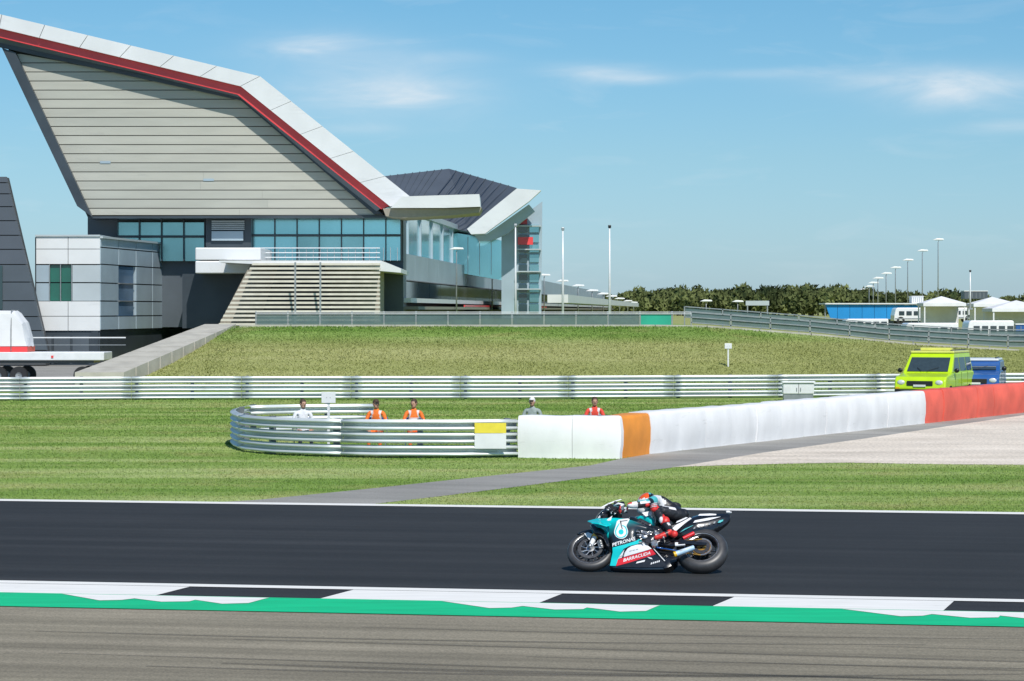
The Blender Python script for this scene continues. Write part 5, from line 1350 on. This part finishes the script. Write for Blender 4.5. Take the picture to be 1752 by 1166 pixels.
# cockpit: instrument block, top yoke, bars, levers
b = MB(); c = QL(560, 300, 0); b.box(c, (.20, .20, .14), Euler((0, R(-20), 0)).to_matrix()); b.build('instrument_cluster', M['black_plastic'], BIKE, bevel=.02)
b = MB(); b.box(QL(600, 262, .0), (.07, .26, .035), Euler((0, R(-24), 0)).to_matrix()); b.build('top_yoke', M['dark_alloy'], BIKE, bevel=.008)
for s in (1, -1):
    hA = QL(600, 262, .12); hB = QL(660, 240, .30); hA = Vector((hA.x, s * .12, hA.z)); hB = Vector((hB.x, s * .32, hB.z))
    b = MB(); b.tube([hA, hB], .016, n=10); hb = b.build('handlebar', M['alloy'], BIKE, smooth=True)
    b = MB(); b.tube([hA.lerp(hB, .5), hB], .020, n=12); b.build('grip', M['rubber'], hb, smooth=True)
    b = MB(); b.tube([hA.lerp(hB, .35) + Vector((.03, 0, 0)), hA.lerp(hB, .7) + Vector((.075, 0, -.01)), hB + Vector((.07, 0, -.015))], [.009, .008, .007], n=8); b.build('lever', M['alloy'], hb, smooth=True)
    b = MB(); b.tube([hB + Vector((0, s * .01, 0)), hB + Vector((.07, s * .035, 0)), hB + Vector((.13, s * .0, -.01))], [.012, .013, .010], n=8); b.build('lever_guard', M['white_gloss'], hb, smooth=True)
rr = random.Random(9)
b = MB()
for k in range(9):
    p = QL(500 + rr.random() * 150, 250 + rr.random() * 60, .10 + rr.random() * .08); b.tube([p, p + Vector((rr.uniform(-.05, .05), 0, rr.uniform(-.04, .04)))], .009, n=7)
b.build('cable_fitting', M['alloy'], BIKE, smooth=True)
b = MB()
for k in range(4):
    p = QL(520 + k * 30, 262 + k * 8, .12); b.tube([p, p + Vector((-.05, .03, -.05)), p + Vector((-.12, .02, -.03))], .006, n=6)
b.build('cable', M['black_plastic'], BIKE, smooth=True)
# tank, frame, seat, tail
hull('fuel_tank', [(722, 304), (760, 288), (830, 276), (905, 280), (925, 330), (912, 378), (860, 366), (800, 332)], M['teal_paint'], BIKE, const_y(.17), step=14, it=1, edge=30, drop=.55)
patch('tank_mark', [(805, 290), (900, 286), (905, 312), (850, 330), (826, 308)], M['white_gloss'], BIKE, surf=const_y(.155), off=.012, step=12)
hull('tank_cover', [(690, 312), (740, 306), (800, 338), (860, 374), (925, 388), (985, 400), (1010, 440), (960, 475), (880, 440), (800, 390), (740, 350)], M['carbon'], BIKE, const_y(.19), step=16, it=1, edge=24, drop=.3)
hull('frame_spar', [(700, 360), (800, 372), (905, 430), (975, 480), (985, 560), (940, 590), (880, 500), (780, 430)], M['dark_alloy'], BIKE, const_y(.165), step=18, it=1, edge=14, drop=.2)
TO_ = [(1085, 452), (1130, 395), (1185, 340), (1240, 302), (1330, 276), (1480, 281), (1570, 288), (1592, 300), (1588, 348), (1500, 406), (1400, 452), (1290, 468), (1180, 486), (1110, 478)]
def tail_y(X, Y_, off=0):
    w = .135 if X < 1300 else .135 - (X - 1300) / 300 * .075
    return QL(X, Y_, w + off)
TAIL = hull('tail_cowl', TO_, M['carbon'], BIKE, tail_y, step=18, it=1, edge=34, drop=.6)
patch('tail_stripe', [(1266, 386), (1284, 364), (1400, 342), (1516, 331), (1400, 364), (1330, 376)], M['white_gloss'], TAIL, surf=tail_y, off=.004)
patch('tail_stripe', [(1084, 432), (1120, 402), (1180, 372), (1240, 338), (1254, 348), (1200, 386), (1150, 428), (1112, 462)], M['white_gloss'], TAIL, surf=tail_y, off=.004)
patch('tail_stripe', [(1115, 388), (1125, 372), (1205, 336), (1222, 340), (1160, 372)], M['white_gloss'], TAIL, surf=tail_y, off=.006)
patch('tail_stripe', [(1310, 322), (1324, 308), (1420, 304), (1472, 308), (1470, 318), (1400, 322)], M['white_gloss'], TAIL, surf=tail_y, off=.002)
patch('tail_edge', [(1190, 440), (1270, 405), (1262, 412), (1150, 470)], M['leather_teal'], TAIL, surf=tail_y, off=.004)
for k in range(5): patch('sticker', [(1268 + k * 44, 442 - k * 12), (1275 + k * 44, 424 - k * 12), (1290 + k * 44, 420 - k * 12), (1284 + k * 44, 438 - k * 12)], M['grey_metal'], TAIL, surf=tail_y, off=.003, step=9)
patch('sticker', [(1484, 386), (1496, 366), (1534, 356), (1530, 370), (1505, 384)], M['leather_teal'], TAIL, surf=tail_y, off=-.002, step=9)
b = MB(); p = QL(1590, 296, 0); b.box(p + Vector((.02, 0, 0)), (.05, .05, .03)); b.box(p + Vector((-.012, 0, .0)), (.03, .03, .016)); b.build('rear_light', M['white_gloss'], BIKE, bevel=.008)
hull('seat', [(940, 395), (1010, 390), (1100, 372), (1200, 326), (1250, 305), (1250, 330), (1180, 372), (1100, 420), (1020, 440)], M['black_plastic'], BIKE, const_y(.13), step=18, it=1, edge=20, drop=.4)
# engine, clutch cover, exhaust
b = MB(); c = QL(900, 560, 0.0); b.box(c + Vector((0, 0, -.02)), (.36, .34, .26), Euler((0, R(8), 0)).to_matrix()); b.box(QL(830, 470, 0.0), (.20, .32, .16), Euler((0, R(-30), 0)).to_matrix()); ENG = b.build('engine', M['dark_alloy'], BIKE, bevel=.02)
for X, Y_, r_, m in [(840, 505, .055, 'alloy'), (905, 530, .06, 'dark_alloy'), (950, 500, .035, 'alloy'), (870, 560, .04, 'dark_alloy'), (930, 580, .045, 'alloy')]:
    p = QL(X, Y_, .175); b = MB(); b.lathe([(.0, .0), (r_, .0), (r_, .03), (r_ * .7, .042), (.0, .042)], center=p, n=22, closed=False)
    for k in range(6):
        g = k * math.pi / 3; b.tube([p + Vector((r_ * .85 * math.cos(g), .03, r_ * .85 * math.sin(g))), p + Vector((r_ * .85 * math.cos(g), .042, r_ * .85 * math.sin(g)))], .006, n=6)
    b.build('engine_cover', M[m], ENG, smooth=True, angle=40)
b = MB(); rr = random.Random(21)
for k in range(26):
    p = QL(775 + rr.random() * 190, 455 + rr.random() * 110, .20 + rr.random() * .02); b.box(p, (rr.uniform(.015, .05), .02, rr.uniform(.01, .022)), Euler((0, rr.uniform(-1, 1), 0)).to_matrix())
b.build('engine_fittings', M['alloy'], ENG, bevel=.003)
b = MB()
for k in range(5):
    p = QL(790 + k * 34, 450 + k * 14, .20); b.tube([p, p + Vector((-.03, .015, -.06)), p + Vector((-.11, .01, -.10))], .009, n=7)
b.build('engine_hoses', M['black_plastic'], ENG, smooth=True)
# swingarm, chain, linkage
for s in (1, -1):
    a = QL(960, 560, .14); a = Vector((a.x, s * .13, a.z)); c = Vector((RA.x - .01, s * .145, RA.z)); mid = (a + c) / 2 + Vector((0, s * .015, .02))
    b = MB()
    vs = []
    for p, h_, w_ in ((a, .075, .05), (a.lerp(c, .3) + Vector((0, 0, -.01)), .095, .045), (mid + Vector((-.06, 0, -.015)), .06, .04), (c, .045, .04), (c + Vector((-.06, 0, 0)), .03, .035)):
        vs += [p + Vector((0, -w_ / 2, -h_ / 2)), p + Vector((0, w_ / 2, -h_ / 2)), p + Vector((0, w_ / 2, h_ / 2)), p + Vector((0, -w_ / 2, h_ / 2))]
    b.add(vs, [(i * 4 + j, (i + 1) * 4 + j, (i + 1) * 4 + (j + 1) % 4, i * 4 + (j + 1) % 4) for i in range(4) for j in range(4)] + [(0, 1, 2, 3), (16, 19, 18, 17)])
    b.build('swingarm', M['carbon'], BIKE, bevel=.008)
b = MB(); p0 = QL(1098, 668, .21); p1 = QL(1275, 604, .205); b.tube([p0.lerp(p1, .12), p1], [.034, .031], n=16); ST = b.build('swingarm_cover', M['sky_blue'], BIKE, smooth=True, angle=40)
b = MB(); b.tube([p0, p0.lerp(p1, .12)], [.036, .035], n=16); b.build('end_cap', M['yellow'], ST, smooth=True, angle=40)
b = MB(); d = (p1 - p0); b.tube([p0.lerp(p1, .3) + Vector((0, .030, .0)), p0.lerp(p1, .85) + Vector((0, .027, .0))], .010, n=8); b.build('stripe', M['white_gloss'], ST, smooth=True)
ch = [QL(1090, 545, .09), QL(1200, 552, .09), QL(1310, 556, .09)]
tp = Vector((RA.x, .085, RA.z)); loop = []
for k in range(15): g = R(100) - R(200) * k / 14; loop.append(tp + Vector((-.125 * math.sin(R(90)) * math.cos(g - R(0)) * -1 * -1, 0, .125 * math.sin(g))))
loop = [tp + Vector((-.124 * math.cos(R(90) - R(180) * k / 14), .0, .124 * math.sin(R(90) - R(180) * k / 14))) for k in range(15)]
cs = Vector((QL(970, 590, .09).x, .085, QL(970, 590, .09).z))
path = [cs + Vector((0, 0, .05))] + loop + [cs + Vector((0, 0, -.04))]
b = MB(); b.tube(path, .010, n=6); b.build('drive_chain', M['gold'], BIKE, smooth=True)
b = MB()
for k in range(40):
    i = k / 40 * (len(path) - 1); j = int(i); p = path[j].lerp(path[j + 1], i - j); b.box(p + Vector((0, .008, 0)), (.014, .006, .018))
b.build('chain_links', M['alloy'], BIKE)
b = MB(); b.tube([QL(930, 602, .16), QL(1000, 612, .16)], .011, n=8); b.tube([QL(1000, 612, .16), QL(1145, 636, .16)], .009, n=8); b.build('shift_rod', M['blue_paint'], BIKE, smooth=True)
b = MB(); b.tube([QL(1178, 524, .10), QL(1275, 478, .10)], [.024, .028], n=14); b.build('tail_pipe', M['red_gloss'], BIKE, smooth=True, angle=40)
b = MB(); b.box(QL(1152, 574, .15), (.13, .03, .055), Euler((0, R(8), 0)).to_matrix()); b.build('swingarm_plate', M['white_gloss'], BIKE, bevel=.008)
hull('rear_hugger', [(1130, 520), (1200, 505), (1290, 470), (1400, 462), (1300, 500), (1210, 560), (1150, 600), (1110, 580)], M['carbon'], BIKE, const_y(.10), step=18, it=1, edge=18, drop=.2)
hull('belly_pan_rear', [(905, 600), (1000, 620), (1100, 640), (1140, 700), (1060, 770), (1000, 785), (950, 700)], M['carbon'], BIKE, const_y(.075), step=18, it=1, edge=18, drop=.2)
for s in (1, -1):
    p = QL(1010, 540, .20); p = Vector((p.x, s * .17, p.z)); b = MB(); b.tube([p, p + Vector((0, s * .10, 0))], .014, n=10); b.build('foot_peg', M['alloy'], BIKE, smooth=True)
    b = MB(); b.box(p + Vector((-.02, -s * .005, .03)), (.09, .012, .10), Euler((0, R(20), 0)).to_matrix()); b.build('heel_guard', M['carbon'], BIKE, bevel=.004)

# --- rider
RID = empty('person', CON + Vector((0, 0, .03)), (LEAN, 0, YAW), label='racer in black, teal and red leathers with orange helmet crouched on the motorcycle', cat='person')
def rider():
    P = {}
    P['pelv'] = BL(1167, 885, -.10); P['low'] = BL(1159, 880, -.13); P['mid'] = BL(1149, 875.5, -.15); P['chest'] = BL(1137, 869, -.16); P['neck'] = BL(1121, 857, -.17); P['neck2'] = BL(1113, 856, -.16)
    P['shL'] = BL(1123, 855, -.02); P['elL'] = BL(1109, 862, .24); P['wrL'] = BL(1081, 865, .30); P['haL'] = BL(1072, 865, .31)
    P['shR'] = P['chest'] + Vector((.06, -.20, .0)); P['elR'] = P['shR'] + Vector((.08, -.20, -.16)); P['wrR'] = Vector((P['wrL'].x - .02, -.31, P['wrL'].z)); P['haR'] = Vector((P['haL'].x, -.31, P['haL'].z))
    P['hipL'] = BL(1163, 883, .03); P['knL'] = BL(1121, 872, .235); P['clL'] = BL(1136, 893, .225); P['anL'] = BL(1149, 910, .235); P['heL'] = BL(1151, 915, .235); P['baL'] = BL(1128, 919, .245); P['toL'] = BL(1119, 921, .245)
    P['hipR'] = P['hipL'] + Vector((0, -.28, -.02)); P['knR'] = Vector((P['knL'].x + .02, -.52, P['knL'].z - .16)); P['anR'] = Vector((P['anL'].x, -.25, P['anL'].z)); P['baR'] = Vector((P['baL'].x, -.25, P['baL'].z))
    P['hump'] = P['chest'] + Vector((-.04, 0, .07))
    rad = dict(pelv=(.125, .115), low=(.120, .110), mid=(.125, .115), chest=(.135, .115), neck=(.085, .075), neck2=(.06, .055), shL=.075, elL=.062, wrL=.046, haL=(.044, .030), shR=.075, elR=.055, wrR=.038, haR=(.044, .03),
               hipL=.105, knL=.068, clL=.054, anL=.043, heL=.042, baL=.035, toL=.026, hipR=.105, knR=.075, anR=.05, baR=.04)
    order = list(rad); nodes = []
    for k in order:
        r_ = rad[k]; r_ = r_ if isinstance(r_, tuple) else (r_, r_); nodes.append((*P[k], r_[0], r_[1]))
    ix = {k: i for i, k in enumerate(order)}
    chains = [['pelv', 'low', 'mid', 'chest', 'neck', 'neck2'], ['chest', 'shL', 'elL', 'wrL', 'haL'], ['chest', 'shR', 'elR', 'wrR', 'haR'], ['pelv', 'hipL', 'knL', 'clL', 'anL', 'baL', 'toL'], ['pelv', 'hipR', 'knR', 'anR', 'baR']]
    ed = []
    for c in chains: ed += [(ix[a], ix[b_]) for a, b_ in zip(c, c[1:])]
    me = skin_mesh(nodes, ed, 2)
    ex = MB()
    for s, w in ((1, P['haL']), (-1, P['haR'])):
        d = Vector((.5, -.1 * s, -.15)).normalized(); sd = Vector((0, s, 0)); dn = Vector((-.35, 0, -.9)).normalized(); fingers(ex, w + d * .02, d, sd, dn, k=1.25)
    me, n0 = merge(me, ex)
    me.name = 'leathers'
    for m in ('leather_black', 'leather_white', 'leather_red', 'leather_teal'): me.materials.append(M[m])
    def seg_t(c, a, b_): v = b_ - a; t = (c - a).dot(v) / v.length_squared; return t, (a + v * max(0, min(1, t)) - c).length
    for i, p in enumerate(me.polygons):
        c = p.center; n = p.normal; mi = 0
        best = None
        for nm, a, b_ in (('fore', 'elL', 'wrL'), ('hand', 'wrL', 'haL'), ('upper', 'shL', 'elL'), ('thigh', 'hipL', 'knL'), ('shin1', 'knL', 'clL'), ('shin2', 'clL', 'anL'), ('foot', 'anL', 'baL'), ('toe', 'baL', 'toL'), ('torso', 'low', 'chest'), ('pelv', 'pelv', 'low'),
                          ('foreR', 'elR', 'wrR'), ('handR', 'wrR', 'haR'), ('shinR', 'knR', 'anR'), ('footR', 'anR', 'baR')):
            t, d = seg_t(c, P[a], P[b_])
            if best is None or d < best[1]: best = (nm, d, t)
        nm, d, t = best
        if i >= n0: mi = 2 if (i // 7) % 3 else 1
        elif nm in ('fore', 'foreR'): mi = 3 if (n.z > .05 and t < .62) else (1 if n.z > -.35 and t < .55 else (0 if t < .72 else 1))
        elif nm in ('hand', 'handR'): mi = 2 if n.z > -.3 else 1
        elif nm == 'upper': mi = 1 if .05 < t < .38 else (3 if .38 <= t < .75 and n.y > -.3 else 0)
        elif nm == 'thigh': mi = 1 if (.28 < t < .78 and n.y > .55 and abs(n.z) < .62 and (c.z - (P['hipL'].lerp(P['knL'], t)).z) > .02) else 0
        elif nm == 'shin1': mi = 2 if t < .15 else (2 if t > .7 and n.x < 0 else 0)
        elif nm == 'shin2': mi = 2 if t < .2 else (1 if .35 < t < .62 and n.x < .0 else 0)
        elif nm in ('foot', 'footR'): mi = 2 if (t < .3 or t > .55) else 0
        elif nm == 'toe': mi = 2
        elif nm == 'shinR': mi = 0
        p.material_index = mi
    link('leathers', me, RID)
    # knee slider, elbow slider, calf armour
    b = MB(); b.ball(P['knL'] + Vector((.01, .03, -.0)), (.055, .050, .058), nu=14, nv=10); ks = b.build('knee_slider', M['leather_red'], RID, smooth=True)
    for k in (-.02, .005, .03):
        b = MB(); b.tube([P['knL'] + Vector((-.03, .078, k + .012)), P['knL'] + Vector((.012, .087, k)), P['knL'] + Vector((.05, .072, k - .008))], .005, n=6); b.build('ridge', M['leather_white'], ks, smooth=True)
    b = MB(); b.ball(P['clL'] + Vector((-.02, .015, .0)), (.055, .050, .062), nu=14, nv=10); cs_ = b.build('calf_guard', M['leather_red'], RID, smooth=True)
    b = MB(); b.ball(P['clL'] + Vector((.032, .035, .0)), (.028, .040, .046), nu=12, nv=8); b.build('guard_panel', M['leather_white'], cs_, smooth=True)
    b = MB(); b.ball(P['heL'] + Vector((-.02, .012, .0)), (.046, .042, .048), nu=14, nv=10); b.build('boot_heel', M['leather_red'], RID, smooth=True)
    b = MB(); b.ball(P['elL'] + Vector((.02, .02, -.035)), (.045, .03, .03), nu=12, nv=8); b.build('elbow_slider', M['leather_red'], RID, smooth=True)
    b = MB(); b.ball(P['hump'] + Vector((-.02, .02, -.085)), (.16, .08, .06), nu=18, nv=12, rot=Euler((0, R(14), 0)).to_matrix()); b.build('back_hump', M['leather_black'], RID, smooth=True)
    b = MB(); b.ball(BL(1166, 880, .03), (.10, .06, .075), nu=16, nv=10, rot=Euler((0, R(10), 0)).to_matrix()); b.build('hip_panel', M['leather_black'], RID, smooth=True)
    # helmet
    hc = BL(1106.5, 860, -.10); rot = Euler((R(8), R(20), R(-38))).to_matrix()
    b = MB(); b.ball(hc, (.136, .114, .126), nu=28, nv=18, rot=rot); b.ball(hc + rot @ Vector((.085, 0, -.075)), (.068, .075, .06), nu=16, nv=10, rot=rot)
    me = b.mesh('helmet'); ri = rot.inverted()
    for m in ('helmet_orange', 'white_gloss', 'carbon', 'leather_teal'): me.materials.append(M[m])
    for p in me.polygons:
        c = ri @ (p.center - hc)
        c = p.center - hc; p.material_index = 1 if c.x > .095 or (c.z < -.02 and c.x > -.03) else (2 if c.x < -.045 and c.z > -.01 else (3 if c.x < -.03 else 0))
    me.shade_smooth(); ho = link('helmet', me, RID)
    b = MB(); vs = []
    for j in range(7):
        e = R(-14 + 44 * j / 6)
        for i in range(15):
            g = R(-68 + 136 * i / 14); vs.append(hc + rot @ Vector((.140 * math.cos(g) * math.cos(e * .9), .118 * math.sin(g) * math.cos(e * .9), .131 * math.sin(e))))
    b.add(vs, [(j * 15 + i, j * 15 + i + 1, (j + 1) * 15 + i + 1, (j + 1) * 15 + i) for j in range(6) for i in range(14)]); b.build('visor', M['visor'], ho, smooth=True)
    # white lettering bars on thigh and sleeve are flat print, too small to read
    def bar(x0, y0, x1, y1, hh, yy, m, nm='print'):
        b = MB(); n = 6; vs = []
        for i in range(n + 1):
            t = i / n; X = x0 + (x1 - x0) * t; Yc = y0 + (y1 - y0) * t + (1.2 if i % 2 else -.6)
            vs += [QL(X, Yc - hh, yy), QL(X, Yc + hh, yy)]
        b.add(vs, [(2 * i, 2 * i + 1, 2 * i + 3, 2 * i + 2) for i in range(n)]); o = b.build(nm, m, RID); md = o.modifiers.new('s', 'SOLIDIFY'); md.thickness = .003; return o
    return P
RP = rider()
